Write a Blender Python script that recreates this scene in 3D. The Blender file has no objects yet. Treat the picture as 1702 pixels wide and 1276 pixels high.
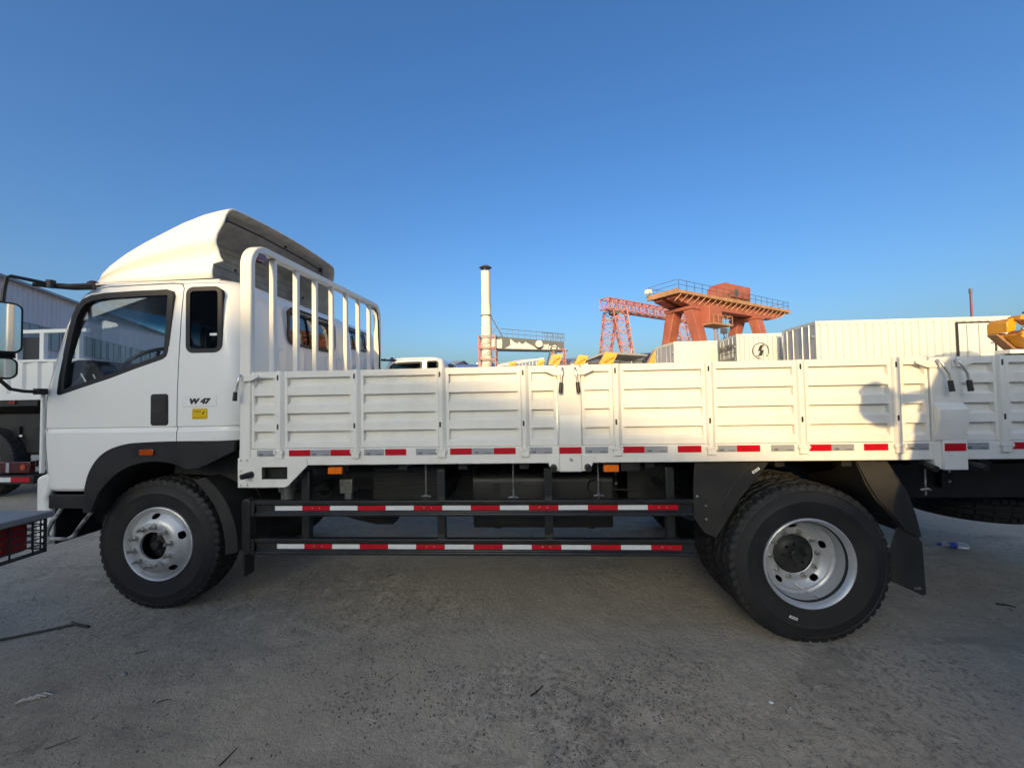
import bpy, bmesh, math, random
from mathutils import Vector, Matrix, noise, Euler

# ------------------------------------------------------------------ scene, camera, light
S = bpy.context.scene
COL = S.collection
R = math.radians
rnd = random.Random(7)

cam_d = bpy.data.cameras.new('camera')
cam = bpy.data.objects.new('camera', cam_d); COL.objects.link(cam); S.camera = cam
cam_d.sensor_fit = 'HORIZONTAL'; cam_d.sensor_width = 36.0
cam_d.lens = 36.0 * 640.0 / 1702.0
cam_d.clip_start = 0.05; cam_d.clip_end = 5000
def set_camera(yaw, pitch, roll, loc):
    cy, sy = math.cos(yaw), math.sin(yaw)
    r = Vector((cy, sy, 0)); fw = Vector((-sy, cy, 0)); u = Vector((0, 0, 1))
    f2 = fw*math.cos(pitch) + u*math.sin(pitch); u2 = u*math.cos(pitch) - fw*math.sin(pitch)
    r3 = r*math.cos(roll) - u2*math.sin(roll); u3 = u2*math.cos(roll) + r*math.sin(roll)
    m = Matrix((r3, u3, -f2)).transposed().to_4x4()
    m.translation = Vector(loc); cam.matrix_world = m
set_camera(0.05455697, 0.02901489, 0.01845266, (0, -2.5, 1.59))

SUN_EL, SUN_AZ = R(16), R(13)            # azimuth: degrees towards -X from straight behind the camera
world = bpy.data.worlds.new('World'); S.world = world; world.use_nodes = True
wn = world.node_tree.nodes; wl = world.node_tree.links
wn.clear()
sky = wn.new('ShaderNodeTexSky'); sky.sky_type = 'NISHITA'; sky.sun_disc = False
sky.sun_elevation = SUN_EL; sky.sun_rotation = math.pi + SUN_AZ
sky.altitude = 50; sky.air_density = 1.0; sky.dust_density = 4.7; sky.ozone_density = 5.8
bg = wn.new('ShaderNodeBackground'); bg.inputs['Strength'].default_value = 0.15
wo = wn.new('ShaderNodeOutputWorld')
hsv = wn.new('ShaderNodeHueSaturation'); hsv.inputs['Saturation'].default_value = 1.14; hsv.inputs['Hue'].default_value = 0.509
wl.new(sky.outputs[0], hsv.inputs['Color']); wl.new(hsv.outputs[0], bg.inputs[0]); wl.new(bg.outputs[0], wo.inputs[0])

sun_d = bpy.data.lights.new('sun', 'SUN'); sun_d.energy = 2.0; sun_d.angle = R(0.55); sun_d.color = (1.0, 0.77, 0.50)
sun = bpy.data.objects.new('sun', sun_d); COL.objects.link(sun)
Ldir = Vector((math.sin(SUN_AZ)*math.cos(SUN_EL), math.cos(SUN_AZ)*math.cos(SUN_EL), -math.sin(SUN_EL)))
sun.rotation_euler = Ldir.to_track_quat('-Z', 'Y').to_euler()

S.render.engine = 'CYCLES'
S.view_settings.view_transform = 'Standard'; S.view_settings.look = 'None'
S.view_settings.exposure = 1.08; S.view_settings.gamma = 1.0
S.view_settings.use_curve_mapping = False
S.view_settings.use_white_balance = True; S.view_settings.white_balance_temperature = 8800; S.view_settings.white_balance_tint = 3

# ------------------------------------------------------------------ materials
MATS = {}
def mat(name, col, rough=0.5, metal=0.0, var=0.0, scale=6.0, dust=None, dust_amt=0.0, dust_scale=3.0,
        bump=0.0, bump_scale=60.0, coat=0.0, spec=0.5, rvar=0.0, streak=None):
    """Principled material with noise colour variation, a dust/dirt layer and fine bump."""
    if name in MATS: return MATS[name]
    m = bpy.data.materials.new(name); m.use_nodes = True
    nt = m.node_tree; n = nt.nodes; l = nt.links
    b = n['Principled BSDF']
    b.inputs['Roughness'].default_value = rough; b.inputs['Metallic'].default_value = metal
    b.inputs['Coat Weight'].default_value = coat; b.inputs['Coat Roughness'].default_value = 0.08
    b.inputs['Specular IOR Level'].default_value = spec
    tc = n.new('ShaderNodeTexCoord')
    geo = n.new('ShaderNodeNewGeometry')
    rgb = n.new('ShaderNodeRGB'); rgb.outputs[0].default_value = (*col, 1)
    out = rgb.outputs[0]
    if var > 0:
        t = n.new('ShaderNodeTexNoise'); t.inputs['Scale'].default_value = scale; t.inputs['Detail'].default_value = 6
        l.new(tc.outputs['Object'], t.inputs['Vector'])
        mr = n.new('ShaderNodeMapRange'); mr.inputs[1].default_value = 0.3; mr.inputs[2].default_value = 0.7
        mr.inputs[3].default_value = 1-var; mr.inputs[4].default_value = 1+var
        l.new(t.outputs[0], mr.inputs[0])
        mx = n.new('ShaderNodeMix'); mx.data_type = 'RGBA'; mx.blend_type = 'MULTIPLY'; mx.inputs[0].default_value = 1
        l.new(out, mx.inputs[6]); l.new(mr.outputs[0], mx.inputs[7]); out = mx.outputs[2]
    fac = None
    if dust:
        t = n.new('ShaderNodeTexNoise'); t.inputs['Scale'].default_value = dust_scale; t.inputs['Detail'].default_value = 8
        t.inputs['Roughness'].default_value = 0.65
        l.new(tc.outputs['Object'], t.inputs['Vector'])
        mr = n.new('ShaderNodeMapRange'); mr.inputs[1].default_value = 0.38; mr.inputs[2].default_value = 0.72
        mr.inputs[3].default_value = 0; mr.inputs[4].default_value = dust_amt
        l.new(t.outputs[0], mr.inputs[0])
        mx = n.new('ShaderNodeMix'); mx.data_type = 'RGBA'
        l.new(mr.outputs[0], mx.inputs[0]); l.new(out, mx.inputs[6]); mx.inputs[7].default_value = (*dust, 1); out = mx.outputs[2]
        ra = n.new('ShaderNodeMath'); ra.operation = 'MULTIPLY_ADD'
        l.new(mr.outputs[0], ra.inputs[0]); ra.inputs[1].default_value = 0.5; ra.inputs[2].default_value = rough
        l.new(ra.outputs[0], b.inputs['Roughness'])
    if streak:
        mp = n.new('ShaderNodeMapping'); mp.inputs['Scale'].default_value = streak[1]
        t = n.new('ShaderNodeTexNoise'); t.inputs['Scale'].default_value = 1; t.inputs['Detail'].default_value = 5
        l.new(tc.outputs['Object'], mp.inputs[0]); l.new(mp.outputs[0], t.inputs['Vector'])
        mr = n.new('ShaderNodeMapRange'); mr.inputs[1].default_value = 0.5; mr.inputs[2].default_value = 0.75
        mr.inputs[4].default_value = streak[2]
        l.new(t.outputs[0], mr.inputs[0])
        mx = n.new('ShaderNodeMix'); mx.data_type = 'RGBA'
        l.new(mr.outputs[0], mx.inputs[0]); l.new(out, mx.inputs[6]); mx.inputs[7].default_value = (*streak[0], 1); out = mx.outputs[2]
    l.new(out, b.inputs['Base Color'])
    if bump > 0:
        t = n.new('ShaderNodeTexNoise'); t.inputs['Scale'].default_value = bump_scale; t.inputs['Detail'].default_value = 4
        l.new(tc.outputs['Object'], t.inputs['Vector'])
        bp = n.new('ShaderNodeBump'); bp.inputs['Strength'].default_value = bump; bp.inputs['Distance'].default_value = 0.01
        l.new(t.outputs[0], bp.inputs['Height']); l.new(bp.outputs[0], b.inputs['Normal'])
    MATS[name] = m
    return m

def glass_mat(name, tint, refl=0.06, band=None):
    """Thin pane: tinted see-through with a fresnel sky reflection; band = (z0, z1, colour) of a tinted strip."""
    m = bpy.data.materials.new(name); m.use_nodes = True
    nt = m.node_tree; n = nt.nodes; l = nt.links; n.clear()
    o = n.new('ShaderNodeOutputMaterial')
    tr = n.new('ShaderNodeBsdfTransparent'); tr.inputs[0].default_value = (*tint, 1)
    gl = n.new('ShaderNodeBsdfGlossy'); gl.inputs['Roughness'].default_value = 0.02; gl.inputs[0].default_value = (1, 1, 1, 1)
    fr = n.new('ShaderNodeFresnel'); fr.inputs[0].default_value = 1.35
    ad = n.new('ShaderNodeMath'); ad.operation = 'MULTIPLY_ADD'; ad.inputs[1].default_value = 0.22; ad.inputs[2].default_value = refl*0.15
    mx = n.new('ShaderNodeMixShader')
    l.new(fr.outputs[0], ad.inputs[0]); l.new(ad.outputs[0], mx.inputs[0])
    l.new(tr.outputs[0], mx.inputs[1]); l.new(gl.outputs[0], mx.inputs[2]); l.new(mx.outputs[0], o.inputs[0])
    if band:
        tc = n.new('ShaderNodeTexCoord'); sp = n.new('ShaderNodeSeparateXYZ'); l.new(tc.outputs['Object'], sp.inputs[0])
        mr = n.new('ShaderNodeMapRange'); mr.inputs[1].default_value = band[0]; mr.inputs[2].default_value = band[1]
        l.new(sp.outputs[2], mr.inputs[0])
        mc = n.new('ShaderNodeMix'); mc.data_type = 'RGBA'; l.new(mr.outputs[0], mc.inputs[0])
        mc.inputs[6].default_value = (*tint, 1); mc.inputs[7].default_value = (*band[2], 1)
        l.new(mc.outputs[2], tr.inputs[0])
    MATS[name] = m
    return m

DUST = (0.30, 0.27, 0.22)
white = mat('white_paint', (0.79, 0.775, 0.73), 0.32, coat=0.35, var=0.025, scale=2.5, dust=(0.55, 0.52, 0.45), dust_amt=0.14, dust_scale=1.7)
cabwhite = mat('cab_white_paint', (0.81, 0.80, 0.76), 0.28, coat=0.6, var=0.02, scale=2.0, dust=(0.6, 0.57, 0.5), dust_amt=0.10, dust_scale=1.3)
bedwhite = mat('bed_cream_paint', (0.78, 0.755, 0.69), 0.42, streak=((0.58, 0.53, 0.44), (9, 9, 1.6), 0.28), coat=0.12, var=0.03, scale=3.0, dust=(0.55, 0.51, 0.43), dust_amt=0.16, dust_scale=2.2, bump=0.03, bump_scale=25)
liner = mat('grey_liner', (0.06, 0.062, 0.066), 0.85, var=0.15)
defin = mat('raw_fibreglass', (0.42, 0.385, 0.335), 0.8, var=0.18, scale=9, streak=((0.27, 0.25, 0.22), (2, 14, 40), 0.6))
black = mat('black_plastic', (0.009, 0.009, 0.0105), 0.45, var=0.2, dust=(0.04, 0.038, 0.034), dust_amt=0.3, dust_scale=5)
mudpl = mat('mudguard_plastic', (0.014, 0.014, 0.0135), 0.5, var=0.2, dust=(0.06, 0.053, 0.043), dust_amt=0.4, dust_scale=4, bump=0.1, bump_scale=40)
seal = mat('rubber_seal', (0.012, 0.012, 0.013), 0.55)
frame_m = mat('chassis_paint', (0.007, 0.0075, 0.009), 0.45, var=0.3, dust=(0.03, 0.027, 0.024), dust_amt=0.3, dust_scale=6)
guardm = mat('guard_paint', (0.008, 0.009, 0.0095), 0.33, coat=0.3, var=0.2, dust=(0.06, 0.057, 0.05), dust_amt=0.25, dust_scale=7)
tyre_m = mat('tyre_rubber', (0.0095, 0.010, 0.0115), 0.62, var=0.2, scale=8, dust=(0.05, 0.043, 0.034), dust_amt=0.45, dust_scale=4.5, bump=0.12, bump_scale=120)
rim_m = mat('silver_rim_paint', (0.56, 0.57, 0.57), 0.34, metal=0.45, var=0.08, scale=10, dust=(0.25, 0.23, 0.2), dust_amt=0.3, dust_scale=9)
hub_m = mat('black_hub', (0.012, 0.012, 0.012), 0.4, var=0.3, dust=(0.07, 0.065, 0.05), dust_amt=0.4, dust_scale=14)
zinc = mat('zinc_steel', (0.55, 0.54, 0.50), 0.32, metal=0.95, var=0.1)
steel = mat('worn_steel', (0.42, 0.42, 0.41), 0.4, metal=0.9, var=0.3, scale=30, dust=(0.06, 0.06, 0.06), dust_amt=0.6, dust_scale=20)
red_t = mat('red_reflector', (0.50, 0.004, 0.016), 0.28, var=0.12, scale=30)
silver_t = mat('silver_reflector', (0.36, 0.37, 0.38), 0.35, metal=0.25, var=0.07, scale=30)
white_t = mat('white_reflector', (0.66, 0.68, 0.67), 0.3, var=0.05, scale=30)
ink = mat('black_ink', (0.02, 0.02, 0.022), 0.5)
inkgrey = mat('grey_ink', (0.10, 0.10, 0.11), 0.5)
amber = mat('amber_lens', (0.85, 0.16, 0.008), 0.2, coat=0.6, var=0.12, scale=60)
amberd = mat('dark_amber_lens', (0.42, 0.06, 0.008), 0.18, coat=0.6, var=0.15, scale=40)
redlens = mat('red_lens', (0.22, 0.012, 0.012), 0.16, coat=0.7, var=0.25, scale=40)
yellow_s = mat('yellow_sticker', (0.80, 0.52, 0.01), 0.4, var=0.06, scale=50)
paper = mat('white_label', (0.8, 0.8, 0.78), 0.5)
mirror_m = mat('mirror_glass', (0.78, 0.82, 0.85), 0.03, metal=1.0)
glass = glass_mat('side_glass', (0.95, 0.965, 0.97), 0.03)
darkglass = glass_mat('dark_glass', (0.30, 0.32, 0.34), 0.05)
wsglass = glass_mat('windscreen_glass', (0.95, 0.975, 0.975), 0.02, band=(2.24, 2.36, (0.02, 0.30, 0.38)))
seatm = mat('seat_fabric', (0.03, 0.032, 0.04), 0.9, var=0.2)
dashm = mat('dash_plastic', (0.025, 0.027, 0.032), 0.6)

# ------------------------------------------------------------------ mesh helpers
class MB:
    """Collects primitive shapes into one mesh."""
    def __init__(s): s.v = []; s.f = []
    def add(s, vs, fs):
        o = len(s.v); s.v += [tuple(p) for p in vs]; s.f += [tuple(i+o for i in f) for f in fs]; return s
    def box(s, x0, x1, y0, y1, z0, z1, M=None):
        vs = [(x, y, z) for x in (x0, x1) for y in (y0, y1) for z in (z0, z1)]
        if M: vs = [M @ Vector(p) for p in vs]
        return s.add(vs, [(0,1,3,2),(4,6,7,5),(0,4,5,1),(2,3,7,6),(0,2,6,4),(1,5,7,3)])
    def prism(s, poly, axis, a, b):
        """poly in the two remaining axes (x,z for 'y'; y,z for 'x'; x,y for 'z')."""
        n = len(poly)
        def P(p, t):
            return {'y': (p[0], t, p[1]), 'x': (t, p[0], p[1]), 'z': (p[0], p[1], t)}[axis]
        vs = [P(p, a) for p in poly] + [P(p, b) for p in poly]
        ar = sum(poly[i][0]*poly[(i+1) % n][1]-poly[(i+1) % n][0]*poly[i][1] for i in range(n))
        flip = (ar > 0) ^ (axis == 'y') ^ (b < a)
        fs = [tuple(range(n)), tuple(range(2*n-1, n-1, -1))] + [(i, i+n, (i+1) % n+n, (i+1) % n) for i in range(n)]
        if flip: fs = [tuple(reversed(f)) for f in fs]
        return s.add(vs, fs)
    def ring(s, poly, inner, axis, a, b):
        """Band between two polygons with equal point counts, extruded."""
        n = len(poly)
        def P(p, t):
            return {'y': (p[0], t, p[1]), 'x': (t, p[0], p[1]), 'z': (p[0], p[1], t)}[axis]
        vs = [P(p, a) for p in poly]+[P(p, a) for p in inner]+[P(p, b) for p in poly]+[P(p, b) for p in inner]
        fs = []
        for i in range(n):
            j = (i+1) % n
            fs += [(i, j, n+j, n+i), (2*n+i, 3*n+i, 3*n+j, 2*n+j), (i, 2*n+i, 2*n+j, j), (n+i, n+j, 3*n+j, 3*n+i)]
        return s.add(vs, fs)
    def beam(s, p, q, w, h=None, up=(0, 0, 1)):
        h = h or w; p = Vector(p); q = Vector(q); d = (q-p)
        if d.length < 1e-6: return s
        d.normalize(); u = Vector(up)
        if abs(d.dot(u)) > 0.98: u = Vector((1, 0, 0)) if abs(d.x) < 0.9 else Vector((0, 1, 0))
        a = d.cross(u).normalized(); c = a.cross(d)
        vs = []
        for o in (p, q):
            vs += [o-a*w/2-c*h/2, o+a*w/2-c*h/2, o+a*w/2+c*h/2, o-a*w/2+c*h/2]
        return s.add(vs, [(3,2,1,0),(4,5,6,7),(0,1,5,4),(1,2,6,5),(2,3,7,6),(3,0,4,7)])
    def tube(s, pts, r, n=8, cap=True):
        pts = [Vector(p) for p in pts]; rings = []
        rr = r if isinstance(r, (list, tuple)) else [r]*len(pts)
        prev = None
        for i, p in enumerate(pts):
            d = (pts[min(i+1, len(pts)-1)]-pts[max(i-1, 0)]).normalized()
            if prev is None:
                u = Vector((0, 0, 1)) if abs(d.z) < 0.9 else Vector((1, 0, 0))
                a = d.cross(u).normalized()
            else:
                a = (prev - d*prev.dot(d)).normalized()
            prev = a; c = d.cross(a)
            rings.append([p+(a*math.cos(t)+c*math.sin(t))*rr[i] for t in [2*math.pi*k/n for k in range(n)]])
        vs = [p for g in rings for p in g]; fs = []
        for i in range(len(pts)-1):
            for k in range(n):
                fs.append((i*n+k, i*n+(k+1) % n, (i+1)*n+(k+1) % n, (i+1)*n+k))
        if cap:
            fs.append(tuple(reversed(range(n)))); fs.append(tuple(range((len(pts)-1)*n, len(pts)*n)))
        return s.add(vs, fs)
    def lathe(s, prof, n=48, axis='y', c=(0, 0, 0), close=False):
        """prof: list of (radius, position along axis)."""
        vs = []; m = len(prof)
        for k in range(n):
            t = 2*math.pi*k/n; ct, st = math.cos(t), math.sin(t)
            for r, h in prof:
                p = {'y': (r*ct, h, r*st), 'x': (h, r*ct, r*st), 'z': (r*ct, r*st, h)}[axis]
                vs.append((p[0]+c[0], p[1]+c[1], p[2]+c[2]))
        fs = []
        for k in range(n):
            k2 = (k+1) % n
            for j in range(m if close else m-1):
                j2 = (j+1) % m
                fs.append((k*m+j, k2*m+j, k2*m+j2, k*m+j2))
        return s.add(vs, fs)

def link(o, parent=None):
    COL.objects.link(o)
    if parent is not None:
        o.parent = parent
        o.matrix_parent_inverse = world_of(parent).inverted()
    return o
def world_of(o):
    m = o.matrix_basis.copy()
    if o.parent: m = world_of(o.parent) @ o.matrix_parent_inverse @ m
    return m
def finish(me, smooth, recalc=True):
    if recalc:
        bm = bmesh.new(); bm.from_mesh(me); bmesh.ops.recalc_face_normals(bm, faces=bm.faces); bm.to_mesh(me); bm.free()
    if smooth is not None:
        me.shade_smooth(); me.set_sharp_from_angle(angle=R(smooth))
def mesh_of(name, mb, m, smooth=None, recalc=True):
    me = bpy.data.meshes.new(name); me.from_pydata(mb.v, [], mb.f); me.update()
    finish(me, smooth, recalc)
    if m: me.materials.append(m)
    return me
def obj(name, mb, m, parent=None, smooth=None, bevel=None, recalc=True, loc=None):
    me = mesh_of(name, mb, m, smooth, recalc) if isinstance(mb, MB) else mb
    o = bpy.data.objects.new(name, me); link(o, parent)
    if loc: o.location = loc
    if bevel:
        b = o.modifiers.new('bevel', 'BEVEL'); b.width = bevel; b.segments = 2; b.limit_method = 'ANGLE'; b.angle_limit = R(40)
        b.harden_normals = False
        me.shade_smooth(); me.set_sharp_from_angle(angle=R(35))
    return o
def thing(name, label, cat, loc=(0, 0, 0), group=None):
    o = bpy.data.objects.new(name, None); o.location = loc; o.empty_display_size = 0.3; link(o)
    o['label'] = label; o['category'] = cat
    if group: o['group'] = group
    return o
def tag(o, label=None, cat=None, group=None, kind=None):
    if label: o['label'] = label
    if cat: o['category'] = cat
    if group: o['group'] = group
    if kind: o['kind'] = kind
    return o
def kids(o): return [c for c in list(o.children)]
def copy_tree(o, parent=None, skip=()):
    c = o.copy(); COL.objects.link(c); inv = o.matrix_parent_inverse.copy(); c.parent = parent
    if parent is not None: c.matrix_parent_inverse = inv
    for ch in kids(o):
        if ch.name.split('.')[0] not in skip: copy_tree(ch, c, skip)
    return c
def empty(name, parent, loc=(0, 0, 0)):
    o = bpy.data.objects.new(name, None); o.empty_display_size = 0.1; link(o, parent); o.matrix_basis = Matrix.Translation(loc)
    return o
def text_mesh(name, body, size, m, offset=0.0, shear=0.0, extrude=0.0008, align='LEFT', xs=1.0):
    cu = bpy.data.curves.new(name, 'FONT'); cu.body = body; cu.size = size; cu.offset = offset; cu.shear = shear
    cu.extrude = extrude; cu.align_x = align; cu.resolution_u = 3
    t = bpy.data.objects.new(name, cu); COL.objects.link(t)
    dg = bpy.context.evaluated_depsgraph_get(); dg.update()
    me = bpy.data.meshes.new_from_object(t.evaluated_get(dg)); me.name = name
    COL.objects.unlink(t); bpy.data.objects.remove(t)
    me.transform(Matrix.Diagonal((xs, 1, 1, 1)))
    me.materials.clear(); me.materials.append(m)
    return me
def boolean(me, cutters, op):
    """Apply boolean cutters (meshes) to a mesh and return a new mesh."""
    o = bpy.data.objects.new('tmp', me); COL.objects.link(o); tmp = [o]
    for c in cutters:
        co = bpy.data.objects.new('tmpc', c); COL.objects.link(co); tmp.append(co)
        md = o.modifiers.new('b', 'BOOLEAN'); md.object = co; md.operation = op; md.solver = 'EXACT'
        try: md.material_mode = 'TRANSFER'
        except Exception: pass
    dg = bpy.context.evaluated_depsgraph_get(); dg.update()
    r = bpy.data.meshes.new_from_object(o.evaluated_get(dg))
    for t in tmp: COL.objects.unlink(t); bpy.data.objects.remove(t)
    return r
def inset(poly, d):
    """Inset a polygon (any winding) by d."""
    n = len(poly); ar = sum(poly[i][0]*poly[(i+1) % n][1]-poly[(i+1) % n][0]*poly[i][1] for i in range(n))
    sg = 1 if ar > 0 else -1; out = []
    for i in range(n):
        p0 = Vector(poly[i-1]); p1 = Vector(poly[i]); p2 = Vector(poly[(i+1) % n])
        e1 = (p1-p0).normalized(); e2 = (p2-p1).normalized()
        n1 = Vector((-e1.y, e1.x))*sg; n2 = Vector((-e2.y, e2.x))*sg
        b = (n1+n2).normalized(); k = d/max(0.45, b.dot(n1))
        out.append((p1.x+b.x*k, p1.y+b.y*k))
    return out
def rrect(x0, x1, z0, z1, r, k=4):
    pts = []
    for cx, cz, a in ((x1-r, z1-r, 0), (x0+r, z1-r, 90), (x0+r, z0+r, 180), (x1-r, z0+r, 270)):
        for i in range(k+1):
            t = R(a+90*i/k); pts.append((cx+r*math.cos(t), cz+r*math.sin(t)))
    return pts
def spline(pts, q=4):
    out = []
    for i in range(len(pts)-1):
        p0 = Vector(pts[max(i-1, 0)]); p1 = Vector(pts[i]); p2 = Vector(pts[i+1]); p3 = Vector(pts[min(i+2, len(pts)-1)])
        for k in range(q):
            t = k/q
            v = 0.5*((2*p1)+(p2-p0)*t+(2*p0-5*p1+4*p2-p3)*t*t+(3*p1-p0-3*p2+p3)*t**3); out.append((v.x, v.y))
    return out+[tuple(pts[-1])]
def arc(cx, cz, r, a0, a1, n):
    return [(cx+r*math.cos(R(a0+(a1-a0)*i/n)), cz+r*math.sin(R(a0+(a1-a0)*i/n))) for i in range(n+1)]

# ------------------------------------------------------------------ ground
def ground_h(x, y):
    p = Vector((x*0.55, y*0.55, 1.3))
    h = 0.016*noise.noise(p)+0.010*noise.noise(Vector((x*1.7, y*1.7, 4)))
    rough = max(0.0, noise.noise(Vector((x*0.8+3, y*0.8, 9)))+0.05+0.35*math.exp(-((x-0.2)**2/2.2+(y+0.45)**2/0.5)))
    rough = min(rough, 0.5)
    h += rough*(0.022*noise.noise(Vector((x*9, y*9, 2)))+0.016*noise.noise(Vector((x*23, y*23, 5))))
    # worn wheel ruts
    return h
def axis_lines(fine0, fine1, step, far):
    a = []
    x = fine0
    while x <= fine1+1e-6: a.append(x); x += step
    s = step; x = fine0
    left = []
    while x > -far: s *= 1.35; x -= s; left.append(x)
    s = step; x = a[-1]; right = []
    while x < far: s *= 1.35; x += s; right.append(x)
    return left[::-1]+a+right
gx = axis_lines(-4.6, 5.0, 0.03, 1500); gy = axis_lines(-1.3, 2.6, 0.03, 1500)
gv = []
for y in gy:
    for x in gx:
        w = 1.0 if (-6 < x < 7 and -2.5 < y < 5) else 0.0
        gv.append((x, y, (ground_h(x, y)-0.004)*w))
nx = len(gx); gf = [(j*nx+i, j*nx+i+1, (j+1)*nx+i+1, (j+1)*nx+i) for j in range(len(gy)-1) for i in range(nx-1)]

def ground_material():
    m = bpy.data.materials.new('dusty_yard'); m.use_nodes = True
    nt = m.node_tree; n = nt.nodes; l = nt.links; b = n['Principled BSDF']
    tc = n.new('ShaderNodeTexCoord')
    def nz(scale, detail=8, rough=0.6, vec=None, dist=0.0):
        t = n.new('ShaderNodeTexNoise'); t.inputs['Scale'].default_value = scale; t.inputs['Detail'].default_value = detail
        t.inputs['Roughness'].default_value = rough; t.inputs['Distortion'].default_value = dist
        l.new(vec or tc.outputs['Object'], t.inputs['Vector']); return t.outputs[0]
    def ramp(src, a, c, o0=0.0, o1=1.0):
        mr = n.new('ShaderNodeMapRange'); mr.inputs[1].default_value = a; mr.inputs[2].default_value = c
        mr.inputs[3].default_value = o0; mr.inputs[4].default_value = o1; l.new(src, mr.inputs[0]); return mr.outputs[0]
    def mix(fac, a, c):
        mx = n.new('ShaderNodeMix'); mx.data_type = 'RGBA'
        if hasattr(fac, 'links'): l.new(fac, mx.inputs[0])
        else: mx.inputs[0].default_value = fac
        for i, v in ((6, a), (7, c)):
            if hasattr(v, 'links'): l.new(v, mx.inputs[i])
            else: mx.inputs[i].default_value = (*v, 1)
        return mx.outputs[2]
    base = mix(ramp(nz(0.7, 6), 0.35, 0.65), (0.40, 0.330, 0.245), (0.53, 0.445, 0.335))
    base = mix(ramp(nz(5, 9, 0.7), 0.45, 0.72, 0, 0.55), base, (0.60, 0.51, 0.39))
    # darker worn, oily and damp patches
    base = mix(ramp(nz(0.9, 7, 0.65, dist=0.6), 0.55, 0.72, 0, 0.5), base, (0.20, 0.168, 0.13))
    # drag streaks across the yard
    mp = n.new('ShaderNodeMapping'); mp.inputs['Rotation'].default_value = (0, 0, R(-33)); mp.inputs['Scale'].default_value = (0.5, 5, 1)
    l.new(tc.outputs['Object'], mp.inputs[0])
    base = mix(ramp(nz(1.0, 8, 0.65, mp.outputs[0]), 0.55, 0.72, 0, 0.4), base, (0.17, 0.15, 0.125))
    wear = n.new('ShaderNodeMath'); wear.operation = 'MULTIPLY'
    l.new(ramp(nz(30, 7, 0.8), 0.50, 0.66, 0, 0.9), wear.inputs[0]); l.new(ramp(nz(0.75, 5, 0.6), 0.46, 0.62), wear.inputs[1])
    base = mix(wear.outputs[0], base, (0.085, 0.077, 0.067))
    base = mix(ramp(nz(38, 6, 0.75), 0.58, 0.74, 0, 0.5), base, (0.10, 0.09, 0.078))
    base = mix(ramp(nz(95, 3, 0.6), 0.60, 0.74, 0, 0.6), base, (0.52, 0.465, 0.39))
    # pale flaking crust and darker scraped spots with crisp edges
    fl = n.new('ShaderNodeMath'); fl.operation = 'MULTIPLY'
    l.new(ramp(nz(7, 10, 0.72, dist=0.4), 0.545, 0.60, 0, 0.6), fl.inputs[0]); l.new(ramp(nz(0.55, 4), 0.45, 0.58), fl.inputs[1])
    base = mix(fl.outputs[0], base, (0.66, 0.56, 0.44))
    dk = n.new('ShaderNodeMath'); dk.operation = 'MULTIPLY'
    l.new(ramp(nz(11, 10, 0.75, dist=0.8), 0.55, 0.62, 0, 0.6), dk.inputs[0]); l.new(ramp(nz(0.9, 4, 0.6), 0.47, 0.60), dk.inputs[1])
    base = mix(dk.outputs[0], base, (0.125, 0.106, 0.085))
    l.new(base, b.inputs['Base Color'])
    b.inputs['Roughness'].default_value = 0.93; b.inputs['Specular IOR Level'].default_value = 0.25
    ad = n.new('ShaderNodeMath'); ad.operation = 'MULTIPLY_ADD'; ad.inputs[1].default_value = 0.35
    l.new(nz(120, 4), ad.inputs[0]); l.new(nz(28, 8, 0.7), ad.inputs[2])
    bp = n.new('ShaderNodeBump'); bp.inputs['Strength'].default_value = 0.8; bp.inputs['Distance'].default_value = 0.025
    l.new(ad.outputs[0], bp.inputs['Height']); l.new(bp.outputs[0], b.inputs['Normal'])
    return m
gm = MB(); gm.v = gv; gm.f = gf
ground = obj('ground', mesh_of('ground', gm, ground_material(), smooth=60), None)
tag(ground, 'dusty grey concrete yard under the trucks', kind='structure')

# loose grit in the rough patches (uncountable)
gr = MB()
def pebble(mbx, x, y, z, r, rr):
    vs = []
    for k in range(3):
        pass
    M = Euler((rr.random()*6, rr.random()*6, rr.random()*6)).to_matrix()
    base = [(1,0,0),(-1,0,0),(0,1,0),(0,-1,0),(0,0,1),(0,0,-1)]
    for p in base:
        q = M @ (Vector(p)*r*(0.65+0.6*rr.random())); vs.append((x+q.x, y+q.y, z+q.z*0.7))
    mbx.add(vs, [(0,2,4),(2,1,4),(1,3,4),(3,0,4),(2,0,5),(1,2,5),(3,1,5),(0,3,5)])
cnt = 0
while cnt < 9000:
    x = rnd.uniform(-4.2, 4.6); y = rnd.uniform(-1.1, 2.0)
    d = noise.noise(Vector((x*0.8+3, y*0.8, 9)))+0.05+0.5*math.exp(-((x-0.2)**2/2.2+(y+0.45)**2/0.5))+0.35*noise.noise(Vector((x*4, y*4, 1)))
    if rnd.random() > max(0.02, d*1.3): continue
    r = 0.002+0.0065*rnd.random()**3
    if rnd.random() < 0.01: r *= 1.8
    pebble(gr, x, y, ground_h(x, y)-0.004+r*0.25, r, rnd); cnt += 1
cr = MB(); cnt = 0
while cnt < 3400:
    x = rnd.uniform(-2.6, 2.6); y = rnd.uniform(-1.0, 0.5)
    d = 0.9*math.exp(-((x+0.15*math.sin(y*3)-0.1)**2/1.6+(y+0.42)**2/0.10))+0.6*math.exp(-((x-0.55-0.6*(y+0.2))**2/0.05+(y+0.35)**2/0.3))+0.5*math.exp(-((x+0.95)**2/0.12+(y+0.25)**2/0.25))-0.28+0.75*noise.noise(Vector((x*3.1, y*3.1, 7)))+0.5*noise.noise(Vector((x*11, y*11, 3)))
    if rnd.random() > d*1.6: continue
    r = 0.0025+0.006*rnd.random()**2.5
    pebble(cr, x, y, ground_h(x, y)-0.004+r*0.2, r, rnd); cnt += 1
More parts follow.
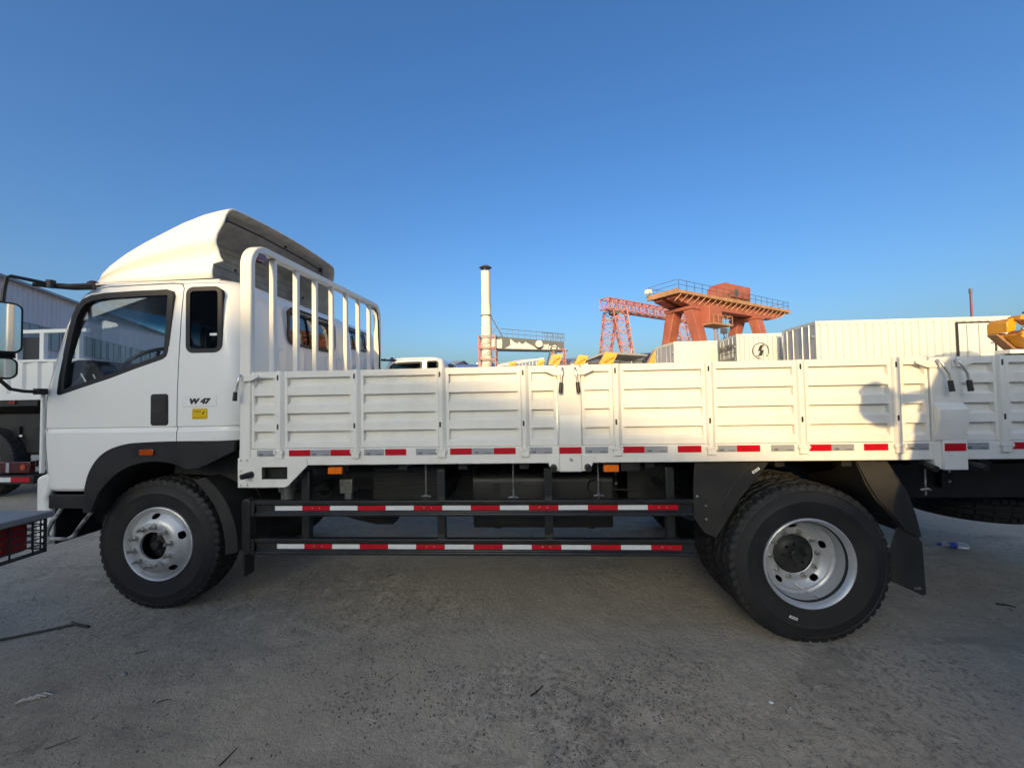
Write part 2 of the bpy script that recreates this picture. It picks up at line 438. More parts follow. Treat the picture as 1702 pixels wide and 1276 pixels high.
tag(obj('crumbs', cr, mat('dark_crumbs', (0.13, 0.117, 0.10), 0.9, var=0.35, scale=20)), 'dark crumbs of broken concrete in the worn patches', kind='stuff')
gritm = mat('grit', (0.24, 0.225, 0.20), 0.9, var=0.45, scale=14)
tag(obj('grit', gr, gritm), 'loose grey grit and crumbs scattered over the yard', kind='stuff')

# ------------------------------------------------------------------ the cargo truck in the foreground
TRUCK = thing('cargo_truck', 'long white cargo truck with slatted bed and roof deflector, nearest the camera', 'truck', (0.4, 1.19, 0))
T = TRUCK
YC = 1.19                                 # centre line; near bed side is y = 0, far bed side y = 2.38

# ---- wheels: local, axis along y, outer face towards -y
def tyre_mesh(Rt=0.5, w=0.262, rim=0.268, lugs=52):
    # profile from outer bead to inner bead: (radius, y, tread?)
    h = w/2
    side = [(rim-0.006, -h+0.028), (rim+0.012, -h+0.020), (rim+0.035, -h+0.012), (rim+0.075, -h+0.002), (rim+0.118, -h-0.004),
            (rim+0.124, -h-0.007), (rim+0.130, -h-0.004), (rim+0.165, -h+0.003), (rim+0.182, -h+0.006), (rim+0.186, -h+0.002), (rim+0.191, -h+0.007)]
    sh = [(Rt-0.030, -h+0.010, 1), (Rt-0.008, -h+0.018, 1), (Rt-0.001, -h+0.034, 1), (Rt, -h+0.062, 1), (Rt, -h+0.066, 0), (Rt-0.012, -h+0.069, 0), (Rt-0.012, -h+0.078, 0),
          (Rt+0.002, -h+0.081, 2), (Rt+0.003, -0.012, 2), (Rt-0.010, -0.008, 0)]
    half = [(r, y, 0) for r, y in side]+sh
    prof = half+[(r, -y, t) for r, y, t in reversed(half)]
    prof = [p for p in prof]
    prof += [(rim-0.02, h-0.05, 0), (rim-0.02, -h+0.05, 0)]
    m = len(prof); vs = []; fs = []
    seg = []
    for i in range(lugs):
        a = 2*math.pi/lugs
        for fr, d in ((0.0, 0), (0.30, 0), (0.62, 0), (0.66, 1), (0.96, 1)):
            seg.append(((i+fr)*a, d, i))
    for t, d, i in seg:
        for j, (r, y, k) in enumerate(prof):
            rr = r; tt = t
            if k == 1 and d: rr = r-(0.010 if r > Rt-0.02 else 0.004)
            if k == 2: tt = t+0.030*(1 if (i % 2) else -1)*(0.6 if d else 1); rr = r-(0.009 if d else 0)
            vs.append((rr*math.cos(tt), y, rr*math.sin(tt)))
    n = len(seg)
    for a in range(n):
        b = (a+1) % n
        for j in range(m):
            j2 = (j+1) % m
            fs.append((a*m+j, b*m+j, b*m+j2, a*m+j2))
    mb = MB(); mb.v = vs; mb.f = fs
    return mesh_of('tyre', mb, tyre_m, smooth=38)
TYRE = tyre_mesh()
def disc_with_holes(prof, holes, r0, r1, ang, n=96):
    """Lathe whose faces between profile radii r0..r1 are open over the hand-hole angles."""
    mb = MB(); fine = []
    for (ra, ya), (rb_, yb) in zip(prof[:-1], prof[1:]):
        q = 7 if max(ra, rb_) > r0-0.01 and min(ra, rb_) < r1+0.01 else 1
        fine += [(ra+(rb_-ra)*i/q, ya+(yb-ya)*i/q) for i in range(q)]
    prof = fine+[prof[-1]]; m = len(prof)
    for k in range(n):
        t = 2*math.pi*k/n
        for r, y in prof: mb.v.append((r*math.cos(t), y, r*math.sin(t)))
    for k in range(n):
        k2 = (k+1) % n; tm = 2*math.pi*(k+0.5)/n
        for j in range(m-1):
            rm = (prof[j][0]+prof[j+1][0])/2
            hole = False
            if r0 < rm < r1:
                for hn in range(holes):
                    d = (tm-hn*2*math.pi/holes-0.35+math.pi) % (2*math.pi)-math.pi
                    u = d/ang; w = (rm-(r0+r1)/2)/((r1-r0)/2)
                    if abs(u) < 1 and abs(u)**2.6+abs(w)**2.6 < 1.0: hole = True
            if not hole: mb.f.append((k*m+j, k2*m+j, k2*m+j2, k*m+j2) if False else (k*m+j, k2*m+j, k2*m+j+1, k*m+j+1))
    return mb
def rim_mesh(front):
    # rolled flange, drop-centre barrel and disc
    h = 0.131
    barrel = [(0.268, -h+0.036), (0.279, -h+0.030), (0.284, -h+0.018), (0.282, -h+0.008), (0.276, -h+0.005), (0.270, -h+0.010), (0.262, -h+0.020), (0.257, -h+0.034), (0.252, -h+0.045), (0.247, -h+0.060)]
    if front:
        prof = barrel[:8]+[(0.250, -h+0.040), (0.244, -h+0.034), (0.238, -h+0.022), (0.232, -h+0.014), (0.226, -h+0.008), (0.219, -h+0.002), (0.212, -h-0.004), (0.206, -h-0.009), (0.200, -h-0.014), (0.193, -h-0.019), (0.186, -h-0.023), (0.178, -h-0.027), (0.170, -h-0.029),
                          (0.162, -h-0.030), (0.130, -h-0.030), (0.110, -h-0.030), (0.106, -h-0.028), (0.105, -h-0.012)]
        mb = disc_with_holes(prof, 5, 0.199, 0.235, 0.135, 480)
    else:
        prof = barrel+[(0.244, -h+0.10), (0.243, -h+0.13), (0.240, -h+0.128), (0.230, -h+0.140), (0.224, -h+0.141), (0.218, -h+0.136), (0.212, -h+0.138), (0.205, -h+0.146), (0.197, -h+0.154),
                       (0.190, -h+0.160), (0.183, -h+0.165), (0.176, -h+0.168), (0.168, -h+0.170), (0.160, -h+0.170), (0.145, -h+0.170), (0.134, -h+0.170), (0.129, -h+0.174)]
        mb = disc_with_holes(prof, 5, 0.176, 0.206, 0.135, 480)
    me = mesh_of('rim', mb, rim_m, smooth=50, recalc=True)
    return me
RIMF, RIMR = rim_mesh(True), rim_mesh(False)
def nut_mesh():
    mb = MB(); mb.lathe([(0.0, -0.012), (0.015, -0.010), (0.0165, -0.006), (0.0165, 0.012), (0.02, 0.014), (0.02, 0.02)], 6)
    mb.lathe([(0.0, -0.040), (0.008, -0.038), (0.0095, -0.034), (0.0095, -0.008)], 10)
    return mesh_of('nut', mb, zinc, smooth=30)
NUT = nut_mesh()
def shared(name, me, parent, loc=(0, 0, 0), rot=None, scale=None):
    o = bpy.data.objects.new(name, me); link(o, parent)
    M = Matrix.Translation(loc)
    if rot: M = M @ Euler(rot).to_matrix().to_4x4()
    if scale: M = M @ Matrix.Diagonal((*scale, 1))
    # position is given in the parent's own space
    o.matrix_parent_inverse = Matrix.Identity(4); o.matrix_basis = M
    return o
def wheel(parent, loc, kind, flip=False, nuts=True, name='wheel'):
    w = empty(name, parent, loc)
    if flip: w.matrix_basis = Matrix.Translation(loc) @ Matrix.Rotation(math.pi, 4, 'Z')
    shared('tyre', TYRE, w)
    shared('rim', RIMF if kind == 'front' else RIMR, w)
    if kind == 'front':
        hb = MB().lathe([(0.0, -0.150), (0.028, -0.149), (0.033, -0.140), (0.035, -0.118), (0.060, -0.112), (0.064, -0.100), (0.085, -0.095), (0.104, -0.085), (0.104, 0.08), (0.15, 0.09), (0.16, 0.1), (0.0, 0.11)], 32)
        for k in range(6): hb.lathe([(0, -0.124), (0.007, -0.123), (0.008, -0.118), (0.008, -0.10)], 6, 'y', (0.050*math.cos(k*math.pi/3), 0, 0.050*math.sin(k*math.pi/3)))
        shared('hub', mesh_of('hub', hb, hub_m, smooth=35), w)
        if nuts:
            for k in range(10):
                a = 2*math.pi*(k+0.3)/10; shared('nut', NUT, w, (0.148*math.cos(a), -0.172, 0.148*math.sin(a)), None, (1.25, 1.15, 1.25))
    elif kind == 'rear':
        hb = MB().lathe([(0.0, 0.02), (0.045, 0.02), (0.05, 0.026), (0.078, 0.028), (0.090, 0.036), (0.112, 0.042), (0.124, 0.046), (0.1285, 0.06), (0.128, 0.15), (0.2, 0.16), (0.0, 0.17)], 32)
        for k in range(8): hb.lathe([(0, 0.006), (0.008, 0.007), (0.010, 0.012), (0.010, 0.03)], 6, 'y', (0.070*math.cos(k*math.pi/4), 0, 0.070*math.sin(k*math.pi/4)))
        hb.lathe([(0.0, -0.002), (0.030, 0.0), (0.036, 0.006), (0.036, 0.03)], 20)
        shared('hub', mesh_of('hub', hb, hub_m, smooth=35), w)
        if nuts:
            for k in range(10):
                a = 2*math.pi*(k+0.1)/10; shared('nut', NUT, w, (0.151*math.cos(a), 0.034, 0.151*math.sin(a)), None, (1.05, 0.7, 1.05))
            vs = MB().tube([(-0.015, 0.02, -0.185), (0.03, -0.02, -0.215), (0.055, -0.05, -0.232)], 0.005, 6).tube([(0.055, -0.05, -0.232), (0.078, -0.07, -0.240)], 0.008, 8)
            shared('valve_stem', mesh_of('valve_stem', vs, steel, smooth=40), w)
    return w
FX, RX = -2.915, 1.72
wf = wheel(T, (FX, 0.34+0.131, 0.492), 'front')
wheel(T, (FX, 2.38-0.34-0.131, 0.492), 'front', flip=True, nuts=False)
wr = wheel(T, (RX, 0.045+0.131, 0.494), 'rear')
wheel(T, (RX, 0.365+0.131, 0.494), 'inner', flip=True, nuts=False)
wheel(T, (RX, 2.38-0.365-0.131, 0.494), 'inner', nuts=False)
wheel(T, (RX, 2.38-0.045-0.131, 0.494), 'rear', flip=True, nuts=False)
# spare wheel hung flat below the tail of the frame
sp = wheel(T, (4.02, 1.36, 0.505), 'inner', nuts=False, name='spare_wheel')
sp.matrix_basis = Matrix.Translation((4.02, 1.36, 0.552)) @ Matrix.Rotation(R(90), 4, 'X') @ Matrix.Rotation(R(-2), 4, 'Y') @ Matrix.Diagonal((0.88, 0.88, 0.88, 1))
# stickers on the outer rear tyre
lab = MB().box(-0.026, 0.026, -0.0015, 0, -0.008, 0.008)
LABEL = mesh_of('paper_label', lab, paper)
lb = shared('paper_label', LABEL, wr, (-0.125, -0.1375, -0.325), (0, R(22), 0))
tx = mesh_of('print', MB().box(-0.018, -0.006, -0.0004, 0.0004, 0.001, 0.007).box(-0.003, 0.005, -0.0004, 0.0004, 0.002, 0.006).box(0.008, 0.018, -0.0004, 0.0004, 0.001, 0.007), inkgrey)
shared('print', tx, lb, (0, -0.003, -0.004))

# ---- chassis
ch = MB()
for y in (0.78, 1.54):
    ch.box(-3.3, 4.55, y, y+0.008, 0.72, 0.97)
    s = 1 if y < 1 else -1
    ch.box(-3.3, 4.55, y if s > 0 else y-0.06, y+0.068 if s > 0 else y+0.008, 0.97, 0.978); ch.box(-3.3, 4.55, y if s > 0 else y-0.06, y+0.068 if s > 0 else y+0.008, 0.712, 0.72)
obj('frame_rails', ch, frame_m, T)
for x in (-2.6, -1.4, -0.2, 0.9, 2.4, 3.4, 4.5):
    obj('cross_member', MB().box(x, x+0.09, 0.79, 1.538, 0.76, 0.93), frame_m, T, bevel=0.005)
obj('front_axle', MB().tube([(FX, 0.5, 0.47), (FX, 0.72, 0.44), (FX, 0.85, 0.40), (FX, 1.53, 0.40), (FX, 1.66, 0.44), (FX, 1.88, 0.47)], 0.06, 10), frame_m, T, smooth=40)
ax = MB().tube([(RX, 0.3, 0.494), (RX, 0.95, 0.494), (RX, 1.0, 0.494), (RX, 2.08, 0.494)], 0.085, 14)
ax.lathe([(0.0, -0.2), (0.12, -0.19), (0.2, -0.08), (0.22, 0.0), (0.2, 0.08), (0.12, 0.19), (0.0, 0.2)], 20, 'x', (RX, 1.19, 0.494))
obj('rear_axle', ax, frame_m, T, smooth=40)
def leaf_spring(x, y, z, L, n):
    e = empty('leaf_spring', T, (x, y, z))
    for k in range(n):
        l_ = L*(1-k*0.11); mb = MB(); pts = []
        for i in range(9):
            u = -1+2*i/8; pts.append((u*l_/2, 0.16*(u*l_/L)**2*1.0+0.012*(n-k)))
        poly = pts+[(a, b+0.010) for a, b in reversed(pts)]
        mb.prism(poly, 'y', -0.037, 0.037)
        shared('leaf', mesh_of('leaf', mb, frame_m), e)
    return e
for y in (0.74, 1.64):
    leaf_spring(FX, y, 0.52, 1.3, 5); leaf_spring(RX, y, 0.60, 1.4, 8)
# fuel tank, battery box, air tank and lines between the axles
ft = MB().prism(rrect(0.30, 0.74, 0.62, 1.02, 0.06), 'x', -0.45, 0.55); obj('fuel_tank', ft, mat('tank_steel', (0.014, 0.015, 0.017), 0.4, metal=0.2, var=0.2, dust=(0.04, 0.036, 0.032), dust_amt=0.4), T, smooth=35)
bt = MB().box(-1.22, -0.66, 0.34, 0.76, 0.80, 1.09); bto = obj('battery_box', bt, black, T, bevel=0.02)
for k in range(8):
    obj('rib', MB().box(-1.2, -0.68, 0.325, 0.338, 0.82+k*0.033, 0.835+k*0.033), black, bto)
at = MB().lathe([(0.0, 0.30), (0.08, 0.29), (0.115, 0.25), (0.12, 0.2), (0.12, -0.5), (0.115, -0.55), (0.08, -0.59), (0, -0.6)], 20, 'x', (-1.4, 0.55, 0.98)); obj('air_tank', at, frame_m, T, smooth=40)
obj('filter_canister', MB().lathe([(0, -0.06), (0.045, -0.06), (0.045, 0.0), (0.06, 0.0), (0.06, 0.14), (0.0, 0.14)], 16, 'z', (-1.79, 0.22, 0.93)), mat('canister', (0.25, 0.25, 0.24), 0.4, metal=0.6, var=0.1), T, smooth=35)
gb = MB().lathe([(0.0, -0.5), (0.12, -0.5), (0.16, -0.3), (0.22, 0.1), (0.30, 0.4), (0.34, 0.6), (0.34, 0.75), (0.0, 0.75)], 14, 'x', (-2.1, 1.19, 0.72)); 
obj('gearbox', gb, frame_m, T, smooth=40)
obj('prop_shaft', MB().tube([(-1.5, 1.19, 0.70), (1.55, 1.19, 0.52)], 0.045, 10), frame_m, T, smooth=40)
for pth in ([(-0.95, 0.7, 1.0), (0.2, 0.35, 0.93), (0.75, 0.4, 0.87), (1.2, 0.7, 0.8)], [(-0.1, 0.3, 0.95), (0.5, 0.32, 0.89), (0.8, 0.6, 0.85)], [(0.9, 0.5, 1.05), (1.25, 0.45, 0.98), (1.4, 0.7, 0.95)]):
    obj('brake_hose', MB().tube(pth, 0.007, 6), hub_m, T, smooth=60)
for k, (xa, xb, z, y) in enumerate(((-1.9, 0.9, 1.06, 0.70), (-1.9, 1.4, 1.03, 0.735), (-1.8, 2.6, 0.995, 0.76), (-1.5, 0.3, 0.93, 0.76))):
    obj('cable_loom', MB().tube([(xa+(xb-xa)*i/14, y-0.012*math.sin(i*1.7+k), z-0.025*abs(math.sin(i*0.9+k))) for i in range(15)], 0.011, 6), hub_m, T, smooth=60)
for k, x in enumerate((-1.66, -0.52, -0.02, 0.62, 1.08, 2.62, 3.2)):
    br = obj('bed_bracket', MB().box(x, x+0.09, 0.735, 0.772, 0.80, 1.06).box(x, x+0.09, 0.68, 0.734, 1.05, 1.06), frame_m, T, bevel=0.004)
    for z in (0.85, 0.93): obj('bolt', MB().lathe([(0, -0.016), (0.011, -0.014), (0.012, 0)], 6, 'y', (x+0.045, 0.735, z)), zinc, br)
for x in (-0.30, 0.38):
    obj('tank_strap', MB().ring(inset(rrect(0.30, 0.74, 0.62, 1.02, 0.06), -0.006), inset(rrect(0.30, 0.74, 0.62, 1.02, 0.06), -0.001), 'x', x, x+0.045), frame_m, T)
obj('tank_cap', MB().lathe([(0, -0.03), (0.045, -0.028), (0.05, -0.01), (0.05, 0.0)], 18, 'y', (0.42, 0.298, 0.93)), hub_m, T, smooth=40)
obj('relay_valve', MB().box(-1.50, -1.40, 0.40, 0.50, 0.86, 0.97).lathe([(0, 0.86), (0.03, 0.86), (0.035, 0.80), (0, 0.79)], 10, 'z', (-1.45, 0.45, 0)), steel, T, bevel=0.006)
obj('coiled_hose', MB().tube([(-1.62+0.05*math.cos(i*0.7), 0.40+0.012*i/6, 0.88+0.05*math.sin(i*0.7)) for i in range(30)], 0.007, 6), hub_m, T, smooth=60)
obj('air_filter', MB().prism(rrect(0.4, 0.75, 0.70, 1.1, 0.05), 'x', 0.68, 1.0), frame_m, T, smooth=35)
obj('muffler', MB().lathe([(0, -0.4), (0.14, -0.39), (0.16, -0.36), (0.16, 0.36), (0.14, 0.39), (0, 0.4)], 20, 'x', (-1.0, 1.85, 0.78)), steel, T, smooth=40)
obj('mudguard_bracket', MB().box(2.42, 2.48, 0.3, 0.78, 0.85, 0.90), frame_m, T)
obj('spare_carrier', MB().box(3.95, 4.09, 0.85, 1.53, 0.66, 0.70).box(4.0, 4.04, 1.17, 1.21, 0.55, 0.72), frame_m, T)
obj('rear_underrun_bar', MB().box(4.42, 4.54, 0.12, 2.26, 0.42, 0.54).box(4.43, 4.5, 0.6, 0.68, 0.54, 0.98).box(4.43, 4.5, 1.7, 1.78, 0.54, 0.98), guardm, T, bevel=0.008)

# ---- bed: floor, rails, boards, posts
BX0, BX1 = -1.99, 4.68
obj('bed_floor', MB().box(BX0+0.03, BX1, 0.062, 2.318, 1.215, 1.245), bedwhite, T)
for k in range(16):
    x = BX0+0.25+k*0.41
    obj('bed_cross_beam', MB().box(x, x+0.06, 0.075, 2.305, 1.10, 1.213), frame_m, T)
for y0 in (0.84, 1.46):
    obj('bed_sill', MB().box(BX0+0.1, BX1-0.1, y0, y0+0.08, 0.982, 1.098), frame_m, T)
def side(sgn):
    """Everything on one long side; sgn=0 near (y=0), 1 far (mirrored at build time)."""
    Y = (lambda y: y) if not sgn else (lambda y: 2.38-y)
    def bx(mb, x0, x1, y0, y1, z0, z1):
        a, b = Y(y0), Y(y1); return mb.box(x0, x1, min(a, b), max(a, b), z0, z1)
    rail = obj('side_rail', bx(MB(), BX0, BX1, 0.004, 0.060, 1.147, 1.258), bedwhite, T, bevel=0.006)
    boards = [(-1.905, 0.150, [-1.700, -1.175, -0.601, -0.056]), (0.310, 2.428, [0.534, 1.116, 1.674, 2.241]), (2.606, 4.63, [2.852, 3.40, 3.94, 4.40])]
    # pressed profile: proud at y=0.008, pockets 16 mm deep with a sloping lower lip
    zp = [(1.735, 1.677), (1.615, 1.554), (1.494, 1.434), (1.374, 1.306)]
    for bi, (x0, x1, st) in enumerate(boards):
        e = empty('side_board', T, (x0, Y(0.0), 1.262))
        prof = [(0.010, 1.778)]
        for a, b in zp: prof += [(0.010, a+0.001), (0.036, a-0.001), (0.036, b+0.012), (0.010, b-0.006)]
        prof += [(0.010, 1.262)]
        outer = [(y, z) for y, z in prof]; poly = [(Y(y), z) for y, z in outer]+[(Y(0.052), 1.262), (Y(0.052), 1.778)]
        edges = [x0]+[v for s_ in st for v in (s_-0.026, s_+0.026)]+[x1]
        for i in range(0, len(edges), 2):
            a, b = edges[i], edges[i+1]
            if b-a < 0.03: continue
            p = MB()
            la = 0.020; 
            if not sgn:
                p.prism(poly, 'x', a+la, b-la)
                p.box(a+0.001, a+la, 0.008, 0.052, 1.262, 1.778); p.box(b-la, b-0.001, 0.008, 0.052, 1.262, 1.778)
            else:
                p.box(a+0.001, b-0.001, 2.38-0.044, 2.372, 1.262, 1.778)
            obj('panel', p, bedwhite, e)
        for s_ in st:
            sk = MB()
            # hat-section stake: sloped flanks, flat face with two slots
            prf = [(s_-0.027, 0.010), (s_-0.019, -0.010), (s_+0.006, -0.010), (s_+0.027, 0.010), (s_+0.027, 0.040), (s_-0.027, 0.040)]
            sk.prism([(x, Y(y)) for x, y in prf], 'z', 1.232, 1.780)
            so = obj('stake', sk, bedwhite, e, bevel=0.003)
            if not sgn:
                for zz in (1.735, 1.407):
                    sl = MB().prism(rrect(s_-0.0155, s_-0.0035, zz-0.018, zz+0.018, 0.0055, 3), 'y', -0.0108, -0.006)
                    obj('slot', sl, hub_m, so)
                h = MB().box(s_-0.030, s_+0.022, -0.012, 0.0035, 1.193, 1.231).box(s_-0.034, s_-0.024, -0.018, 0.003, 1.222, 1.250).box(s_+0.016, s_+0.026, -0.018, 0.003, 1.222, 1.250)
                h.tube([(s_-0.040, -0.011, 1.236), (s_+0.032, -0.011, 1.236)], 0.006, 8)
                obj('hinge', h, bedwhite, e, bevel=0.0025)
    # posts between boards
    for (xa, xb, bump) in ((0.158, 0.303, False), (2.434, 2.600, True)):
        p = MB(); bx(p, xa, xb, -0.004, 0.056, 1.092, 1.776)
        po = obj('bed_post', p, bedwhite, T, bevel=0.006)
        if not sgn:
            if bump: w = [(1.06+0.21, -0.016), (1.40, -0.040), (1.455, -0.040), (1.50, -0.0045), (1.262, -0.0045)]
            else: w = [(1.262, -0.010), (1.40, -0.018), (1.455, -0.0045), (1.262, -0.0045)]
            pk = MB(); pk.prism([(y, z) for z, y in w], 'x', xa+0.006 if not bump else xa+0.004, xb-0.004 if not bump else xb+0.012)
            obj('latch_cover', pk, bedwhite, po, bevel=0.004)
            obj('bolt', MB().lathe([(0, -0.014), (0.009, -0.013), (0.011, -0.005), (0.011, 0.0)], 12, 'y', ((xa+xb)/2+0.004, -0.0045, 1.173)), zinc, po, smooth=40)
            if not bump:
                for s in (-1, 1):
                    xe = xa if s < 0 else xb
                    g = MB().prism([(xe, 1.199), (xe+s*0.085, 1.199), (xe+s*0.052, 1.098), (xe, 1.098)] if s > 0 else [(xe+s*0.085, 1.199), (xe, 1.199), (xe, 1.098), (xe+s*0.052, 1.098)], 'y', -0.003, 0.0035)
                    obj('gusset', g, bedwhite, po, bevel=0.002)
            for s in (-1, 1):
                xe = (xa if s < 0 else xb)+s*(0.036 if not bump else 0.045)
                b_ = MB().tube([(xe, 0.02, 1.122), (xe, -0.022, 1.121), (xe, -0.048, 1.118)] if not bump else [(xe+s*0.0, 0.03, 1.118), (xe+s*0.01, -0.03, 1.112), (xe+s*0.012, -0.07, 1.105)], [0.023, 0.022, 0.019], 14)
                obj('rubber_stop', b_, black, po, smooth=40)
            # two drop handles with plates, one for each neighbouring board
            for s in (-1, 1):
                xe = (xa if s < 0 else xb); xp = xe+s*0.0
                pl = [(xp-s*0.045, 1.757), (xp-s*0.045, 1.712), (xp+s*0.022, 1.712), (xp+s*0.085, 1.740), (xp+s*0.085, 1.757)]
                lp = MB().prism(pl, 'y', -0.012, -0.0048); lo = obj('latch', lp, bedwhite, T, bevel=0.002)
                hx = xp-s*0.030
                if not bump: hp = [(hx+s*0.012*0-0.003*s, -0.018, 1.757), (hx, -0.035, 1.735), (hx-s*-0.006, -0.030, 1.70), (hx+s*0.014, -0.036, 1.61)]
                else: hp = [(hx-0.006, -0.018, 1.757), (hx+0.002, -0.042, 1.735), (hx+0.016, -0.040, 1.705), (hx+0.034, -0.046, 1.670), (hx+0.040, -0.052, 1.575)]
                obj('handle', MB().tube(hp, 0.0078, 8), zinc, lo, smooth=50)
                q = Vector(hp[-1]); d = (q-Vector(hp[-2])).normalized()
                obj('grip', MB().tube([q-d*0.055, q+d*0.012], [0.0125, 0.0135], 10), black, lo, smooth=40)
    return rail
rail = side(0); side(1)
# corner gusset below the headboard
cg = MB()
outer = [(-1.992, 1.200), (-1.52, 1.200), (-1.507, 1.149), (-1.648, 1.010), (-1.668, 1.004), (-1.992, 1.004)]
hole = [(-1.826, 1.139), (-1.70, 1.139), (-1.648, 1.139), (-1.648, 1.058), (-1.70, 1.058), (-1.826, 1.058)]
cg.ring(outer, [(-1.826, 1.139), (-1.70, 1.1391), (-1.648, 1.139), (-1.648, 1.058), (-1.70, 1.0579), (-1.826, 1.058)], 'y', -0.004, 0.003)
cgo = obj('corner_gusset', cg, bedwhite, T, bevel=0.002)
obj('gusset_back', MB().box(-1.85, -1.62, 0.062, 0.066, 1.02, 1.145), hub_m, cgo)
for bxp, bzp in ((-1.972, 1.188), (-1.925, 1.188), (-1.972, 1.115), (-1.972, 1.022), (-1.925, 1.022)):
    obj('bolt', MB().lathe([(0, -0.011), (0.006, -0.010), (0.008, -0.004), (0.008, 0)], 8, 'y', (bxp, -0.004, bzp)), bedwhite, cgo, smooth=40)
obj('rubber_stop', MB().tube([(-1.894, 0.0, 1.092), (-1.908, -0.03, 1.089), (-1.925, -0.062, 1.085)], [0.021, 0.020, 0.017], 14), black, cgo, smooth=40)
obj('gusset_edge', MB().box(-1.99, -1.66, 0.0035, 0.05, 1.004, 1.008), bedwhite, cgo)
# front latch on the headboard post
lo = obj('latch', MB().prism([(-1.955, 1.757), (-1.955, 1.715), (-1.895, 1.715), (-1.838, 1.742), (-1.838, 1.757)], 'y', -0.022, -0.0125), bedwhite, T, bevel=0.002)
obj('handle', MB().tube([(-1.955, -0.026, 1.757), (-1.952, -0.045, 1.735), (-1.962, -0.042, 1.70), (-1.977, -0.045, 1.62)], 0.0078, 8), zinc, lo, smooth=50)
obj('grip', MB().tube([(-1.976, -0.045, 1.645), (-1.98, -0.046, 1.585)], [0.0125, 0.0135], 10), black, lo, smooth=40)
# reflective strips on the near rail
def strip(x0, x1, m, y=0.0025, z0=1.209, z1=1.250, txt=True):
    o = obj('reflector', MB().box(x0, x1, y, y+0.003, z0, z1), m, rail)
    if txt and m is silver_t:
        t = shared('print', TXT_A, None, (x0+0.016, y-0.0012, z0+0.006)); t.parent = o; t.matrix_parent_inverse = Matrix.Identity(4)
        t = shared('print', TXT_B, None, (x1-0.052, y-0.0012, z0+0.006)); t.parent = o; t.matrix_parent_inverse = Matrix.Identity(4)
    return o
TXT_A = text_mesh('print', 'DM', 0.017, inkgrey, offset=0.0006, extrude=0.0004); TXT_A.transform(Matrix.Rotation(R(90), 4, 'X'))
TXT_B = mesh_of('print', MB().box(0.0, 0.042, -0.0004, 0.0004, 0.001, 0.0045), inkgrey)
for a, b, k in ((-1.861, -1.735, 's'), (-1.639, -1.494, 'r'), (-1.492, -1.354, 's'), (-1.352, -1.210, 'r'), (-1.125, -0.991, 's'), (-0.983, -0.842, 'r'), (-0.777, -0.633, 's'),
                (-0.550, -0.407, 'r'), (-0.405, -0.266, 's'), (-0.264, -0.121, 'r'), (-0.032, 0.115, 's'), (0.325, 0.471, 's'), (0.566, 0.700, 'r'), (0.702, 0.844, 's'),
                (0.907, 1.052, 'r'), (1.146, 1.269, 's'), (1.271, 1.411, 'r'), (1.477, 1.618, 's'), (1.708, 1.838, 'r'), (1.840, 1.972, 's'), (2.032, 2.173, 'r'), (2.278, 2.410, 's'),
                (2.612, 2.755, 's'), (2.882, 3.02, 'r'), (3.022, 3.16, 's'), (3.3, 3.37, 'r'), (3.6, 3.74, 's'), (3.95, 4.09, 'r'), (4.15, 4.29, 's'), (4.42, 4.56, 'r')):
    strip(a, b, silver_t if k == 's' else red_t, y=0.0012)
strip(0.160, 0.301, red_t, y=-0.0072); strip(2.480, 2.600, red_t, y=-0.0215, z0=1.204, z1=1.250); 
obj('latch_cover_foot', MB().box(2.474, 2.612, -0.018, -0.0045, 1.090, 1.268), bedwhite, T, bevel=0.003)
# rods that hang below the rail
for x, z in ((-0.749, 0.87), (-0.147, 0.86), (0.424, 0.87), (2.50, 0.90)):
    obj('tie_rod', MB().tube([(x, 0.13, 1.146), (x, 0.13, z)], 0.006, 6).tube([(x-0.03, 0.13, z+0.035), (x, 0.115, z+0.045), (x+0.03, 0.13, z+0.035)], 0.008, 6), steel, T, smooth=40)
for x in (-1.394, 0.447):
    m_ = obj('marker_lamp', MB().prism(rrect(x, x+0.098, 1.081, 1.127, 0.006), 'y', 0.040, 0.062), amber, T, bevel=0.003)
    obj('lamp_base', MB().box(x-0.004, x+0.102, 0.0625, 0.075, 1.078, 1.146), black, m_)
obj('lamp_bracket', MB().box(0.56, 0.68, 0.05, 0.06, 1.085, 1.146), frame_m, T)

# ---- headboard behind the cab
HX0, HX1 = -1.985, -1.905
hb = MB()
def frame_path():
    z1, r = 2.685, 0.17
    pts = [(0.0, 1.147)]
    pts += [(r-r*math.cos(R(a)), z1-r+r*math.sin(R(a))) for a in range(0, 91, 10)]
    pts += [(2.38-r+r*math.sin(R(a)), z1-r+r*math.cos(R(a))) for a in range(0, 91, 10)]
    pts += [(2.38, 1.147)]
    return pts
po = frame_path(); pi_ = []
for i, p in enumerate(po):
    pass
w = 0.048
def inner_path():
    z1, r = 2.685-w, 0.17-w
    pts = [(w, 1.147)]
    pts += [(w+r-r*math.cos(R(a)), z1-r+r*math.sin(R(a))) for a in range(0, 91, 10)]
    pts += [(2.38-w-r+r*math.sin(R(a)), z1-r+r*math.cos(R(a))) for a in range(0, 91, 10)]
    pts += [(2.38-w, 1.147)]
    return pts
pin = inner_path(); n_ = len(po)
hb.v = [(x, y, z) for x in (HX0, HX1) for y, z in po]+[(x, y, z) for x in (HX0, HX1) for y, z in pin]
for i in range(n_-1):
    j = i+1
    hb.f += [(i, j, n_+j, n_+i), (2*n_+i, 3*n_+i, 3*n_+j, 2*n_+j), (i, 2*n_+i, 2*n_+j, j), (n_+i, n_+j, 3*n_+j, 3*n_+i)]
for k in (0, n_-1): hb.f.append((k, n_+k, 3*n_+k, 2*n_+k))
hbo = obj('headboard', hb, bedwhite, T, bevel=0.008)
